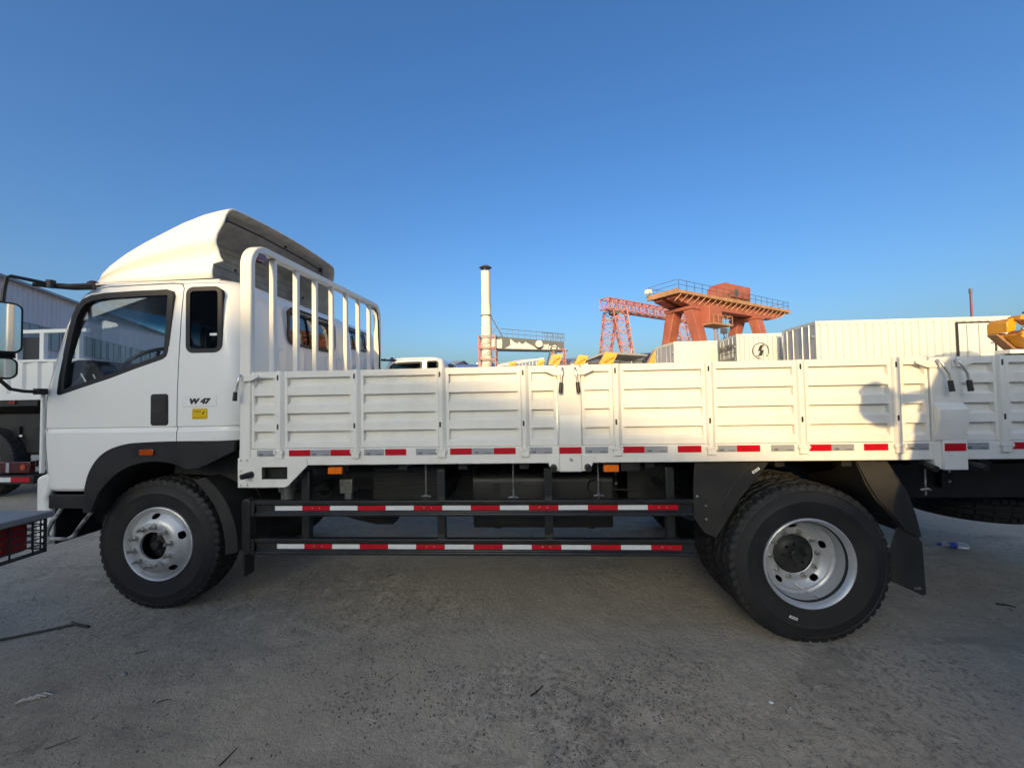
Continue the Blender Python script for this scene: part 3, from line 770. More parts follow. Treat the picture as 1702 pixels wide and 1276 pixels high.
for y in (0.30, 0.60, 0.89, 1.19, 1.49, 1.79, 2.09):
    obj('bar', MB().box(-1.965, -1.925, y-0.02, y+0.02, 1.262, 2.640), bedwhite, hbo, bevel=0.004)
obj('lower_panel', MB().box(-1.978, -1.968, 0.0505, 2.33, 1.247, 1.78), bedwhite, hbo)
ml = obj('marker_lamp', MB().prism(rrect(0.075, 0.165, 2.575, 2.625, 0.02), 'x', -1.935, -1.905), redlens, hbo, smooth=35)
obj('lamp_base', MB().prism(rrect(0.068, 0.172, 2.568, 2.632, 0.02), 'x', -1.95, -1.936), black, ml)
obj('wire', MB().tube([(-1.92, 0.165, 2.61), (-1.915, 0.20, 2.608), (-1.915, 0.24, 2.628), (-1.92, 0.285, 2.632)], 0.004, 5), black, hbo, smooth=60)
obj('wire', MB().tube([(-1.92, 2.12, 2.60), (-1.915, 2.2, 2.615), (-1.91, 2.27, 2.57), (-1.908, 2.30, 2.46), (-1.91, 2.31, 2.3), (-1.905, 2.325, 2.1), (-1.908, 2.322, 1.8)], 0.009, 5), black, hbo, smooth=60)

# ---- side underrun guard
sg = empty('side_guard', T, (-1.98, 0.05, 0.55))
def guard_rail(z0, z1):
    prof = [(0.030, z0), (0.030, z0+0.020), (0.046, z0+0.024), (0.046, z1-0.030), (0.030, z1-0.026), (0.030, z1), (0.075, z1), (0.075, z0)]
    o = obj('guard_rail', MB().prism(prof, 'x', -1.90, 1.005), guardm, sg, bevel=0.004)
    return o
for z0, z1, zt, x0 in ((0.800, 0.905, 0.838, -1.766), (0.545, 0.652, 0.583, -1.752)):
    g = guard_rail(z0, z1)
    xs = x0; k = 0
    while k < 14:
        o = obj('reflector', MB().box(xs+0.001, xs+0.1908, 0.0435, 0.0455, zt, zt+0.030), white_t if k % 2 == 0 else red_t, g)
        if k % 2 and k in (1, 5, 9, 13):
            for dx in (0.07, 0.12):
                obj('rivet', MB().lathe([(0, -0.004), (0.004, -0.003), (0.006, 0.0)], 8, 'y', (xs+dx, 0.0435, zt+0.016)), zinc, o, smooth=40)
        xs += 0.1914; k += 1
ec = MB().prism(rrect(-1.988, -1.93, 0.548, 0.918, 0.024), 'y', 0.028, 0.085)
obj('end_channel', ec, guardm, sg, bevel=0.004)
obj('end_plate', MB().box(-1.929, -1.905, 0.034, 0.085, 0.80, 0.905).box(-1.929, -1.905, 0.034, 0.085, 0.546, 0.652), guardm, sg)
for x in (-1.60, -0.66, 0.06, 0.85):
    obj('upright', MB().box(x, x+0.055, 0.076, 0.125, 0.548, 1.10), guardm, sg, bevel=0.004)
    obj('brace', MB().box(x+0.01, x+0.045, 0.126, 0.78, 0.93, 0.97), guardm, sg)

# ---- rear mudguards and flaps
def mudguard(a0, a1, r, name, lip):
    mb = MB(); n = 14
    po_ = arc(RX, 0.47, r, a0, a1, n); pi2 = arc(RX, 0.47, r-0.012, a0, a1, n)
    poly = po_+pi2[::-1]; mb.prism(poly, 'y', 0.03, 0.62)
    pl = arc(RX, 0.47, r-0.0125, a0, a1, n)+arc(RX, 0.47, r-lip, a0, a1, n)[::-1]
    mb.prism(pl, 'y', 0.031, 0.045)
    return obj(name, mb, mudpl, T, smooth=35)
m1 = MB().prism([(1.03, 1.135), (1.496, 1.135), (1.43, 1.05), (1.302, 0.899), (1.19, 0.715), (1.150, 0.655), (1.075, 0.690), (1.012, 0.785), (1.018, 1.02)], 'y', 0.055, 0.067)
m1.prism([(1.385, 1.135), (1.40, 1.135), (1.30, 1.02), (1.20, 0.87), (1.12, 0.69), (1.105, 0.70), (1.185, 0.875), (1.285, 1.028)], 'y', 0.048, 0.62)
mg = obj('mudguard', m1, mudpl, T, bevel=0.003)
lb2 = shared('paper_label', LABEL, None, (1.404, 0.046, 1.083), (0, R(-33), 0)); lb2.parent = mg; lb2.matrix_parent_inverse = Matrix.Identity(4)
t2 = shared('print', tx, lb2, (0, -0.003, -0.004))
for x, z in ((1.018+0.02, 0.92), (1.09, 0.86), (1.09, 0.775)):
    obj('bolt', MB().lathe([(0, -0.01), (0.006, -0.008), (0.008, 0)], 8, 'y', (x, 0.055, z)), zinc, mg, smooth=40)
mo = [(2.026, 1.135), (2.206, 1.135), (2.27, 1.03), (2.322, 0.932), (2.365, 0.80), (2.391, 0.661), (2.30, 0.70), (2.235, 0.79), (2.142, 0.896), (2.09, 0.99)]
m2 = MB().prism(mo, 'y', 0.052, 0.064)
m2.prism([(2.026, 1.135), (2.036, 1.138), (2.10, 0.99), (2.15, 0.90), (2.243, 0.795), (2.305, 0.70), (2.391, 0.661), (2.385, 0.648), (2.295, 0.69), (2.228, 0.785), (2.135, 0.892), (2.082, 0.985)], 'y', 0.065, 0.63)
mg2 = obj('mudguard', m2, mudpl, T, bevel=0.003)
mf = MB().prism([(2.26, 0.72), (2.385, 0.66), (2.408, 0.62), (2.416, 0.305), (2.395, 0.298), (2.21, 0.385), (2.205, 0.55)], 'y', 0.068, 0.074)
mfo = obj('mud_flap', mf, mat('flap_rubber', (0.017, 0.017, 0.016), 0.6, var=0.2, dust=(0.07, 0.063, 0.05), dust_amt=0.4, dust_scale=5), T, bevel=0.002)
obj('tag', MB().box(2.345, 2.385, 0.066, 0.0678, 0.335, 0.35), steel, mfo)
lights = obj('tail_lamp_bar', MB().box(2.70, 3.1, 0.3, 0.34, 1.07, 1.12), frame_m, T)

# ------------------------------------------------------------------ cab
HW = 0.97
LV = [  # z, front x, back x, half width, front radius, back radius
    (0.930, -3.775, -2.185, 0.955, 0.20, 0.17), (0.950, -3.785, -2.180, 0.968, 0.20, 0.17), (1.05, -3.800, -2.175, 0.970, 0.20, 0.17), (1.28, -3.835, -2.170, 0.970, 0.20, 0.17),
    (1.366, -3.838, -2.170, 0.970, 0.20, 0.17), (1.372, -3.832, -2.175, 0.964, 0.20, 0.17), (1.398, -3.831, -2.175, 0.959, 0.20, 0.17), (1.406, -3.838, -2.170, 0.969, 0.20, 0.17),
    (1.64, -3.828, -2.165, 0.970, 0.20, 0.17), (1.73, -3.798, -2.165, 0.968, 0.20, 0.17), (1.913, -3.752, -2.168, 0.962, 0.20, 0.17),
    (2.186, -3.683, -2.175, 0.950, 0.20, 0.18), (2.33, -3.622, -2.185, 0.940, 0.20, 0.18), (2.414, -3.583, -2.20, 0.931, 0.20, 0.18), (2.470, -3.535, -2.225, 0.912, 0.20, 0.19),
    (2.512, -3.470, -2.265, 0.880, 0.20, 0.20), (2.538, -3.37, -2.33, 0.835, 0.20, 0.20), (2.552, -3.22, -2.42, 0.76, 0.2, 0.2), (2.560, -2.95, -2.6, 0.55, 0.12, 0.12)]
def ring_pts(xf, xb, hw, rf, rb, bulge=0.05):
    pts = []; k = 8
    def cor(cx, cy, r, a):
        for i in range(k+1):
            t = R(a+90*i/k); pts.append((cx+r*math.cos(t), cy+r*math.sin(t)))
    cor(xb-rb, YC+hw-rb, rb, 0)
    for i in range(1, 8): pts.append((xb-rb+(xf+rf-xb+rb)*i/8, YC+hw))
    cor(xf+rf, YC+hw-rf, rf, 90)
    for i in range(1, 8):
        u = -1+2*i/8; pts.append((xf-bulge*(1-u*u), YC-u*(hw-rf)))
    cor(xf+rf, YC-hw+rf, rf, 180)
    for i in range(1, 8): pts.append((xf+rf+(xb-rb-xf-rf)*i/8, YC-hw))
    cor(xb-rb, YC-hw+rb, rb, 270)
    for i in range(1, 8):
        u = -1+2*i/8; pts.append((xb, YC+u*(hw-rb)))
    return pts
def cab_solid(off, m):
    mb = MB(); rings = []
    for z, xf, xb, hw, rf, rb in LV:
        zz = z+(off if z < 0.94 else (-off if z > 2.5 else 0))
        rings.append([(x, y, zz) for x, y in ring_pts(xf+off, xb-off, hw-off, max(0.05, rf-off*0.5), max(0.05, rb-off*0.5))])
    n = len(rings[0])
    for r in rings: mb.v += r
    for i in range(len(rings)-1):
        for k in range(n): mb.f.append((i*n+k, i*n+(k+1) % n, (i+1)*n+(k+1) % n, (i+1)*n+k))
    mb.f.append(tuple(reversed(range(n)))); mb.f.append(tuple(range((len(rings)-1)*n, len(rings)*n)))
    return mesh_of('s', mb, m)
def cutter(poly, axis, a, b, m=None):
    return mesh_of('c', MB().prism(poly, axis, a, b), m or cabwhite)
arch_line = [(-3.352, 0.937), (-3.335, 1.02), (-3.305, 1.10), (-3.25, 1.18), (-3.18, 1.235), (-3.10, 1.265), (-3.01, 1.283), (-2.83, 1.292), (-2.645, 1.296)]
arch_line = spline(arch_line, 4)
archp = [(-3.352, 0.80)]+arch_line+[(-2.0, 1.293), (-2.0, 0.80)]
doorp = [(-3.672, 0.90), (-2.647, 0.90), (-2.647, 1.296), (-2.634, 2.40), (-2.64, 2.445), (-2.66, 2.475), (-2.691, 2.492), (-2.763, 2.499), (-3.0, 2.494), (-3.267, 2.480), (-3.36, 2.465), (-3.425, 2.43), (-3.465, 2.385),
         (-3.51, 2.28), (-3.60, 2.0), (-3.672, 1.75), (-3.692, 1.60), (-3.694, 1.30), (-3.676, 1.05)]
winp = [(-3.60, 1.668), (-3.590, 1.80), (-3.570, 1.93), (-3.54, 2.08), (-3.498, 2.253), (-3.46, 2.33), (-3.412, 2.379), (-3.345, 2.405), (-3.242, 2.419), (-3.0, 2.427), (-2.738, 2.430), (-2.708, 2.42), (-2.696, 2.388),
        (-2.71, 2.15), (-2.724, 1.965), (-2.735, 1.928), (-2.765, 1.906), (-2.97, 1.842), (-3.186, 1.768), (-3.40, 1.705), (-3.575, 1.652), (-3.592, 1.655)]
qwp = rrect(-2.577, -2.312, 1.955, 2.437, 0.05, 4)
wsp = [(YC-0.80, 1.76), (YC+0.80, 1.76), (YC+0.76, 2.43), (YC-0.76, 2.43)]
rwp = [(y, z) for y, z in rrect(0.80, 1.58, 2.10, 2.40, 0.06, 3)]
outer_s = cab_solid(0.0, cabwhite); inner_s = cab_solid(0.03, liner)
def dp(p, near): return cutter(p, 'y', -0.3, 0.55) if near else cutter(p, 'y', 1.83, 2.7)
shell = boolean(outer_s, [inner_s], 'DIFFERENCE')
shell = boolean(shell, [cutter(archp, 'y', -0.5, 3)], 'DIFFERENCE')
door_me = boolean(boolean(shell.copy(), [dp(doorp, True)], 'INTERSECT'), [cutter(winp, 'y', -0.5, 0.6)], 'DIFFERENCE')
dgap = inset(doorp, -0.007)
body = boolean(shell, [dp(dgap, True), dp(dgap, False), cutter(qwp, 'y', -0.5, 3), cutter(wsp, 'x', -4.5, -3.2), cutter(rwp, 'x', -2.4, -1.8)], 'DIFFERENCE')
wsg = boolean(boolean(cab_solid(0.006, wsglass), [cab_solid(0.011, wsglass)], 'DIFFERENCE'), [cutter(inset(wsp, -0.01), 'x', -4.5, -3.2)], 'INTERSECT')
rwg = boolean(boolean(cab_solid(0.010, darkglass), [cab_solid(0.015, darkglass)], 'DIFFERENCE'), [cutter(inset(rwp, -0.01), 'x', -2.4, -1.8)], 'INTERSECT')
def line_inside(me):
    me.materials.clear(); me.materials.append(cabwhite); me.materials.append(liner)
    for p in me.polygons:
        c = p.center; d = Vector((c.x+2.95, c.y-YC, (c.z-1.75)))
        # pick the dominant wall direction and compare with the face normal
        inside = (abs(c.y-YC) < 0.90 or abs(c.x+2.98) < 0.76) and p.normal.dot(d.normalized()) < -0.25
        p.material_index = 1 if inside else 0
line_inside(body); line_inside(door_me)
for me, nm in ((body, 'cab_shell'), (door_me, 'door'), (wsg, 'windscreen'), (rwg, 'rear_window')):
    me.name = nm; finish(me, 28, recalc=False)
for me, m_ in ((wsg, wsglass), (rwg, glass)):
    me.materials.clear(); me.materials.append(m_)
cab = obj('cab_shell', body, None, T)
obj('windscreen', wsg, None, T)
rw = obj('rear_window', rwg, None, T)
obj('window_seal', MB().ring(inset(rwp, -0.022), inset(rwp, 0.006), 'x', -2.165, -2.155), seal, rw)
obj('divider', MB().box(-2.168, -2.158, 1.17, 1.20, 2.105, 2.395), seal, rw)
def side_parts(near):
    """Door with its window, handle and seal, and the small rear side window."""
    d = obj('door', door_me.copy() if not near else door_me, None, T)
    g = obj('window_glass', MB().prism(inset(winp, 0.03), 'y', 0.252, 0.257), glass, d)
    s = obj('window_seal', MB().ring(inset(winp, -0.004), inset(winp, 0.038), 'y', 0.232, 0.262), seal, d)
    h = MB().prism(rrect(-2.848, -2.708, 1.412, 1.648, 0.022, 4), 'y', 0.2175, 0.235)
    ho = obj('handle', h, black, d, bevel=0.004)
    obj('handle_flap', MB().prism(rrect(-2.836, -2.722, 1.51, 1.636, 0.016, 4), 'y', 0.2135, 0.2172), hub_m, d, bevel=0.002)
    if near: q = obj('quarter_window', MB().prism(inset(qwp, -0.006), 'y', 0.236, 0.241), darkglass, T)
    else: q = obj('quarter_window', MB().prism(inset(qwp, -0.006), 'y', 0.236, 0.241), darkglass, T)
    obj('window_seal', MB().ring(inset(qwp, -0.008), inset(qwp, 0.024), 'y', 0.228, 0.242), seal, q)
    sub = [d, q]
    if not near:
        for o in [d, q]:
            o.matrix_parent_inverse = world_of(T).inverted()
            o.matrix_basis = Matrix.Translation((0, 2.38, 0)) @ Matrix.Diagonal((1, -1, 1, 1))
    return d, q
dn, qn = side_parts(True); side_parts(False)
# print on the small window, badge and sticker
obj('paper_label', MB().box(-2.40, -2.345, 0.2325, 0.2345, 2.075, 2.093), paper, qn)
bdg = obj('badge_plate', MB().box(-2.596, -2.334, 0.2165, 0.222, 1.548, 1.630), cabwhite, T, bevel=0.003)
t_ = text_mesh('lettering', 'W 47', 0.052, ink, offset=0.0034, shear=0.18, extrude=0.001, align='CENTER', xs=1.28); t_.transform(Matrix.Rotation(R(90), 4, 'X'))
shared('lettering', t_, None, (-2.466, 0.2155, 1.571)).parent = bdg
st_ = obj('sticker', MB().box(-2.520, -2.403, 0.2175, 0.221, 1.456, 1.534), yellow_s, T)
obj('sticker_frame', MB().ring(rrect(-2.515, -2.408, 1.461, 1.529, 0.004, 1), rrect(-2.512, -2.411, 1.464, 1.526, 0.003, 1), 'y', 0.2168, 0.2174), mat('brown_ink', (0.25, 0.13, 0.01), 0.5), st_)
for k, (xe, zz) in enumerate(((-2.452, 1.507), (-2.455, 1.489), (-2.416, 1.472))):
    obj('print', MB().box(-2.508, xe, 0.2168, 0.2174, zz, zz+(0.009 if k == 0 else 0.004)), MATS['brown_ink'], st_)
obj('pictogram', MB().prism([(-2.445, 1.488), (-2.438, 1.512), (-2.418, 1.512), (-2.420, 1.506), (-2.432, 1.505), (-2.435, 1.498), (-2.424, 1.498), (-2.426, 1.492), (-2.437, 1.492), (-2.438, 1.488)], 'y', 0.2168, 0.2174), ink, st_)
# cab back: pressed ribs
for y in (0.72, 0.98, 1.22, 1.46, 1.70):
    obj('pressed_rib', MB().prism(rrect(y-0.05, y+0.05, 1.45, 2.03, 0.045, 5), 'x', -2.172, -2.158), cabwhite, cab, bevel=0.006)
obj('rain_gutter', MB().box(-3.35, -2.35, 0.262, 0.270, 2.499, 2.507), cabwhite, cab)
# interior
obj('dashboard', MB().prism([(-3.74, 1.25), (-3.72, 1.78), (-3.66, 1.88), (-3.55, 1.93), (-3.42, 1.92), (-3.36, 1.84), (-3.32, 1.70), (-3.30, 1.52), (-3.40, 1.25)], 'y', 0.30, 2.08), dashm, T, bevel=0.02)
obj('cab_floor', MB().box(-3.6, -2.25, 0.30, 2.08, 1.29, 1.31), liner, T)
for y in (0.62, 1.32, 1.78):
    so = obj('seat', MB().prism([(-3.08, 1.50), (-2.66, 1.46), (-2.52, 1.54), (-2.44, 2.05), (-2.50, 2.10), (-2.56, 2.06), (-2.68, 1.62), (-3.08, 1.62)], 'y', y-0.22, y+0.22), seatm, T, bevel=0.03)
    obj('headrest', MB().prism(rrect(-2.52, -2.42, 2.11, 2.27, 0.03, 3), 'y', y-0.12, y+0.12), seatm, so, smooth=40)
sw = MB(); cx_, cz_ = -3.24, 1.86
M = Matrix.Translation((-3.30, 0.68, 1.93)) @ Matrix.Rotation(R(-34), 4, 'Y')
ringp = [M @ Vector((0.21*math.cos(2*math.pi*k/32), 0.21*math.sin(2*math.pi*k/32), 0)) for k in range(33)]
sw.tube(ringp, 0.016, 8, cap=False)
for a in (90, 210, 330): sw.tube([M @ Vector((0, 0, -0.03)), M @ Vector((0.205*math.cos(R(a)), 0.205*math.sin(R(a)), 0))], 0.013, 6)
sw.tube([M @ Vector((0, 0, -0.02)), M @ Vector((0, 0, -0.35))], 0.03, 8)
obj('steering_wheel', sw, dashm, T, smooth=50)
obj('wheel_crossbar_trim', MB().tube([(-3.50, 0.295, 1.82), (-3.44, 0.295, 1.72)], 0.004, 5).tube([(-3.40, 0.295, 1.81), (-3.36, 0.295, 1.74)], 0.004, 5), zinc, T)
obj('sun_visor_rail', MB().box(-3.50, -3.40, 0.45, 1.95, 2.40, 2.415), liner, T)
obj('inside_mirror', MB().prism(rrect(1.10, 1.32, 2.16, 2.235, 0.03, 4), 'x', -3.56, -3.535), black, T, smooth=35)
# front fender, lamp, steps and bumper
fen_o = [(-3.352, 0.775)]+arch_line+[(-2.40, 1.294), (-2.185, 1.290)]
fen_i = [(-3.30, 0.775), (-3.246, 0.90), (-3.20, 0.965), (-3.14, 1.025), (-3.082, 1.073), (-2.99, 1.118), (-2.893, 1.143), (-2.81, 1.150), (-2.728, 1.146), (-2.64, 1.127), (-2.56, 1.093), (-2.45, 1.10), (-2.185, 1.22)]
fen_o = [(-3.358, 0.775)]+[(x, z-0.006) for x, z in arch_line]+[(-2.50, 1.288), (-2.40, 1.288), (-2.185, 1.284)]
fen_i = spline(fen_i[:11], 4)+fen_i[11:]
n1 = len(fen_o); n2 = len(fen_i)
assert True
fmb = MB(); fmb.prism(fen_o+fen_i[::-1], 'y', 0.205, 0.232)
inn = fen_i[:41]
fmb.prism(inn+[(x+0.004, z+0.012) for x, z in reversed(inn)], 'y', 0.2325, 0.70)
fe = obj('front_fender', fmb, black, T, bevel=0.006)
flo = obj('fender_lamp', MB().prism(rrect(-2.908, -2.799, 1.197, 1.241, 0.012, 3), 'y', 0.192, 0.2045), amberd, T, bevel=0.003)
lowf = MB()
pa = arc(FX+0.02, 0.49, 0.665, 52, -3, 12)
lowf.prism(pa+[(x-0.010*math.cos(R(52-55*i/12)), z-0.010*math.sin(R(52-55*i/12))) for i, (x, z) in reversed(list(enumerate(pa)))], 'y', 0.30, 0.66)
pb = arc(FX+0.02, 0.49, 0.664, 52, -3, 12); pc = arc(FX-0.045, 0.49, 0.66, 52, -3, 12)
lowf.prism(pb+[(x-0.095, z-0.02) for x, z in pb[::-1]], 'y', 0.296, 0.3)
obj('rear_fender_section', lowf, mudpl, T, smooth=40)
obj('fender_flap', MB().prism([(-2.242, 0.50), (-2.232, 0.50), (-2.222, 0.34), (-2.226, 0.24), (-2.234, 0.24)], 'y', 0.36, 0.46), mudpl, T)
obj('wheel_well', MB().prism(arc(FX+0.05, 0.49, 0.70, 150, 20, 14)+[(x, z-0.012) for x, z in reversed(arc(FX+0.05, 0.49, 0.70, 150, 20, 14))], 'y', 0.55, 0.95), hub_m, T, smooth=40)
obj('rear_well_panel', MB().prism([(-2.85, 1.284), (-2.19, 1.281), (-1.98, 1.20), (-1.98, 0.90), (-2.22, 0.90), (-2.45, 1.0), (-2.85, 1.02)], 'y', 0.42, 0.44), hub_m, T)
stp = obj('step', MB().box(-3.66, -3.36, 0.232, 0.52, 0.805, 0.835).box(-3.66, -3.36, 0.225, 0.24, 0.80, 0.905).box(-3.66, -3.64, 0.24, 0.52, 0.836, 0.93), black, T, bevel=0.006)
for k in range(5): obj('tread', MB().box(-3.62+k*0.055, -3.585+k*0.055, 0.26, 0.50, 0.8355, 0.842), black, stp)
obj('step_panel', MB().prism([(-3.68, 0.93), (-3.365, 0.93), (-3.30, 0.79), (-3.28, 0.74), (-3.60, 0.60), (-3.665, 0.75)], 'y', 0.50, 0.53), frame_m, T)
# grab tube under the step
tb = [(-3.565, 0.235, 0.80), (-3.60, 0.20, 0.70), (-3.622, 0.19, 0.628), (-3.60, 0.185, 0.603), (-3.553, 0.185, 0.592), (-3.45, 0.185, 0.592), (-3.405, 0.19, 0.615), (-3.37, 0.20, 0.68), (-3.316, 0.235, 0.785)]
obj('step_tube', MB().tube(tb[:3]+tb[3:], 0.013, 8), mat('scuffed_black_tube', (0.02, 0.02, 0.02), 0.45, var=0.2, dust=(0.6, 0.6, 0.58), dust_amt=0.8, dust_scale=16), T, smooth=50)
bmp = MB(); bpoly = [(-3.86, 1.03), (-3.70, 1.062), (-3.664, 1.055), (-3.66, 0.95), (-3.70, 0.87), (-3.662, 0.76), (-3.645, 0.60), (-3.70, 0.52), (-3.84, 0.52), (-3.87, 0.62), (-3.885, 0.90)]
bmp.prism(bpoly, 'y', 0.52, 1.86)
bend = [(-3.765+(x+3.66)*0.05 if x < -3.75 else x, z) for x, z in bpoly]
n0 = len(bpoly)
for ya, yb in ((0.235, 0.52), (2.145, 1.86)):
    bmp.add([(x, ya, z) for x, z in bend]+[(x, yb, z) for x, z in bpoly], [tuple(range(n0))]+[(i, (i+1) % n0, (i+1) % n0+n0, i+n0) for i in range(n0)])
obj('bumper', bmp, cabwhite, T, bevel=0.02)
obj('bumper_back_plate', MB().box(-3.640, -3.628, 0.25, 2.13, 0.53, 0.93), frame_m, T)
obj('grille', MB().box(-3.915, -3.86, 0.6, 1.78, 1.08, 1.32), black, T, bevel=0.01)
obj('headlamp', MB().prism(rrect(0.36, 0.68, 0.78, 0.96, 0.04, 3), 'x', -3.905, -3.878), mat('lamp_glass', (0.7, 0.72, 0.75), 0.1, metal=0.4), T, smooth=35)
obj('headlamp', MB().prism(rrect(1.70, 2.02, 0.78, 0.96, 0.04, 3), 'x', -3.905, -3.878), MATS['lamp_glass'], T, smooth=35)
obj('front_corner_panel', MB().prism([(-3.725, 1.068), (-3.70, 1.068), (-3.705, 1.70), (-3.72, 1.70)], 'y', 0.212, 0.235), cabwhite, T, bevel=0.004)
# roof marker lamps
for y in (0.335, 2.045):
    rl = obj('roof_lamp', MB().lathe([(0.045, 0.0), (0.043, 0.03), (0.034, 0.052), (0.018, 0.064), (0.0, 0.066)], 14, 'z', (-3.455, y, 2.488)), mat('dark_lamp', (0.05, 0.015, 0.008), 0.2, coat=0.5), T, smooth=40)
for x in (-3.27, -3.19):
    obj('roof_bolt', MB().lathe([(0.012, 0), (0.012, 0.012), (0.0, 0.014)], 8, 'z', (x, 0.36, 2.523)), hub_m, T)
# mirrors on both sides
def mirrors(near):
    arm = MB()
    arm.tube([(-3.33, 0.24, 2.470), (-3.45, 0.215, 2.468), (-3.56, 0.16, 2.462), (-3.64, 0.10, 2.464)], [0.018, 0.022, 0.014, 0.014], 8)
    arm.tube([(-3.33, 0.236, 2.485), (-3.48, 0.20, 2.478), (-3.62, 0.11, 2.474)], [0.020, 0.014, 0.012], 8)
    arm.tube([(-3.56, 0.145, 2.45), (-3.56, 0.145, 2.505)], 0.026, 8)
    arm.tube([(-3.57, 0.14, 2.478), (-3.64, 0.075, 2.492), (-3.695, 0.02, 2.503), (-3.708, 0.005, 2.490), (-3.712, -0.005, 2.40), (-3.71, -0.02, 2.20), (-3.71, -0.03, 1.95), (-3.72, -0.01, 1.76), (-3.73, 0.05, 1.70), (-3.725, 0.12, 1.684), (-3.70, 0.20, 1.68)], 0.0125, 8)
    arm.box(-3.73, -3.685, 0.175, 0.232, 1.660, 1.705)
    a = obj('mirror_arm', arm, black, T, smooth=40)
    # big and small mirror heads, seen from behind: dark shell, glass facing back
    def head(z0, z1, yw, xg, nm, shell_m):
        y0 = -0.17; y1 = y0+yw
        hd = MB(); rings = []
        for dx, s in ((0.0, 1.0), (-0.025, 1.03), (-0.07, 0.95), (-0.11, 0.78), (-0.125, 0.5)):
            rr_ = rrect(-yw/2*s, yw/2*s, -(z1-z0)/2*s, (z1-z0)/2*s, 0.045*s, 4)
            rings.append([(xg+dx, (y0+y1)/2+p, (z0+z1)/2+q) for p, q in rr_])
        n = len(rings[0])
        for r_ in rings: hd.v += r_
        for i in range(len(rings)-1):
            for k in range(n): hd.f.append((i*n+k, i*n+(k+1) % n, (i+1)*n+(k+1) % n, (i+1)*n+k))
        hd.f.append(tuple(range(n))); hd.f.append(tuple(range((len(rings)-1)*n, len(rings)*n)))
        h = obj(nm, hd, shell_m, T, smooth=40)
        g = MB(); gp = rrect(y0+0.012, y1-0.012, z0+0.012, z1-0.012, 0.036, 4)
        g.prism(gp, 'x', xg+0.001, xg+0.004); go = obj('mirror_glass', g, mirror_m, h)
        return h, go
    hs = [head(1.945, 2.295, 0.20, -3.60, 'mirror', black), head(1.765, 1.915, 0.185, -3.615, 'wide_mirror', black)]
    obj('mirror_clamp', MB().box(-3.72, -3.62, -0.09, 0.0, 1.912, 1.95), black, T)
    out = [a]+[h for h, g in hs]
    for h, g in hs:
        # turn the heads a little towards the driver
        pv = Matrix.Translation((-3.65, -0.02, 0))
        h.matrix_basis = pv @ Matrix.Rotation(R(-16), 4, 'Z') @ pv.inverted()
    if not near:
        F = Matrix.Translation((0, 2.38, 0)) @ Matrix.Diagonal((1, -1, 1, 1))
        for o in out: o.matrix_basis = F @ o.matrix_basis
mirrors(True); mirrors(False)

# ---- roof air deflector: open shell, hollow behind
DST = [(-3.50, 2.595, 0.775), (-3.465, 2.640, 0.79), (-3.39, 2.705, 0.80), (-3.26, 2.795, 0.812), (-3.10, 2.885, 0.818), (-2.93, 2.965, 0.82), (-2.76, 3.035, 0.83), (-2.60, 3.085, 0.836), (-2.48, 3.108, 0.84), (-2.37, 3.120, 0.842)]
db = MB(); rows = []
for x, zt, hw in DST:
    zb = 2.535; H = zt-zb; row = []
    def rx(z):
        if x < -2.5: return x
        k = (x+2.5)/0.13
        u = (z-2.54)/0.58
        return x-k*(0.10 if u < 0.2 else (0.03 if u < 0.27 else (0.075-0.09*abs(u-0.45)) if u < 0.65 else max(0, 0.055*(1-u)*2)))
    prof = []
    for u, off in ((0.0, 0.020), (0.10, 0.022), (0.20, 0.012), (0.24, -0.004), (0.30, -0.012), (0.40, -0.002), (0.46, 0.012), (0.50, 0.020), (0.60, 0.016), (0.75, 0.0), (0.87, -0.012), (0.94, -0.030), (0.98, -0.055), (1.0, -0.095)):
        prof.append((hw+off*min(1, H/0.3), zb+H*u))
    for j in range(1, 7):
        prof.append(((hw-0.095)*(1-j/6), zt+0.035*(1-(1-j/6)**2)*min(1, H/0.3)))
    L_ = [(rx(z), YC-h, z) for h, z in prof]; Rr = [(rx(z), YC+h, z) for h, z in reversed(prof[:-1])]
    rows.append(L_+Rr)
n = len(rows[0])
fr = [(DST[0][0]-0.03, y, 2.545+0*z) for (x, y, z) in rows[0]]
rows = [fr]+rows
for r_ in rows: db.v += r_
for i in range(len(rows)-1):
    for k in range(n-1): db.f.append((i*n+k, (i+1)*n+k, (i+1)*n+k+1, i*n+k+1))
dme = mesh_of('roof_deflector', db, cabwhite, smooth=50); dme.materials.append(defin)
dfo = obj('roof_deflector', dme, None, T)
sd = dfo.modifiers.new('thick', 'SOLIDIFY'); sd.thickness = 0.012; sd.offset = -1; sd.material_offset = 1; sd.material_offset_rim = 0
obj('stay_bar', MB().tube([(-2.47, 0.44, 3.045), (-2.46, 0.9, 3.06), (-2.46, 1.45, 3.06), (-2.47, 1.86, 3.045)], 0.008, 6).box(-2.48, -2.45, 0.43, 0.46, 3.02, 3.07).box(-2.48, -2.45, 1.84, 1.87, 3.02, 3.07).tube([(-2.47, 1.86, 3.045), (-2.44, 1.9, 2.9)], 0.006, 5).lathe([(0, -0.012), (0.012, -0.01), (0.012, 0.01), (0, 0.012)], 8, 'y', (-2.455, 1.20, 3.085)), hub_m, dfo)
for y, z in ((1.3, 2.76), (1.93, 3.02), (0.75, 2.72), (1.75, 2.70)):
    obj('bolt', MB().lathe([(0, 0.012), (0.012, 0.01), (0.014, 0.0)], 8, 'x', (-2.62, y, z)), hub_m, dfo)
obj('inner_wall', MB().prism([(YC-0.80, 2.556), (YC+0.80, 2.556), (YC+0.79, 2.86), (YC+0.74, 3.00), (YC-0.74, 3.00), (YC-0.79, 2.86)], 'x', -2.90, -2.888), defin, dfo)
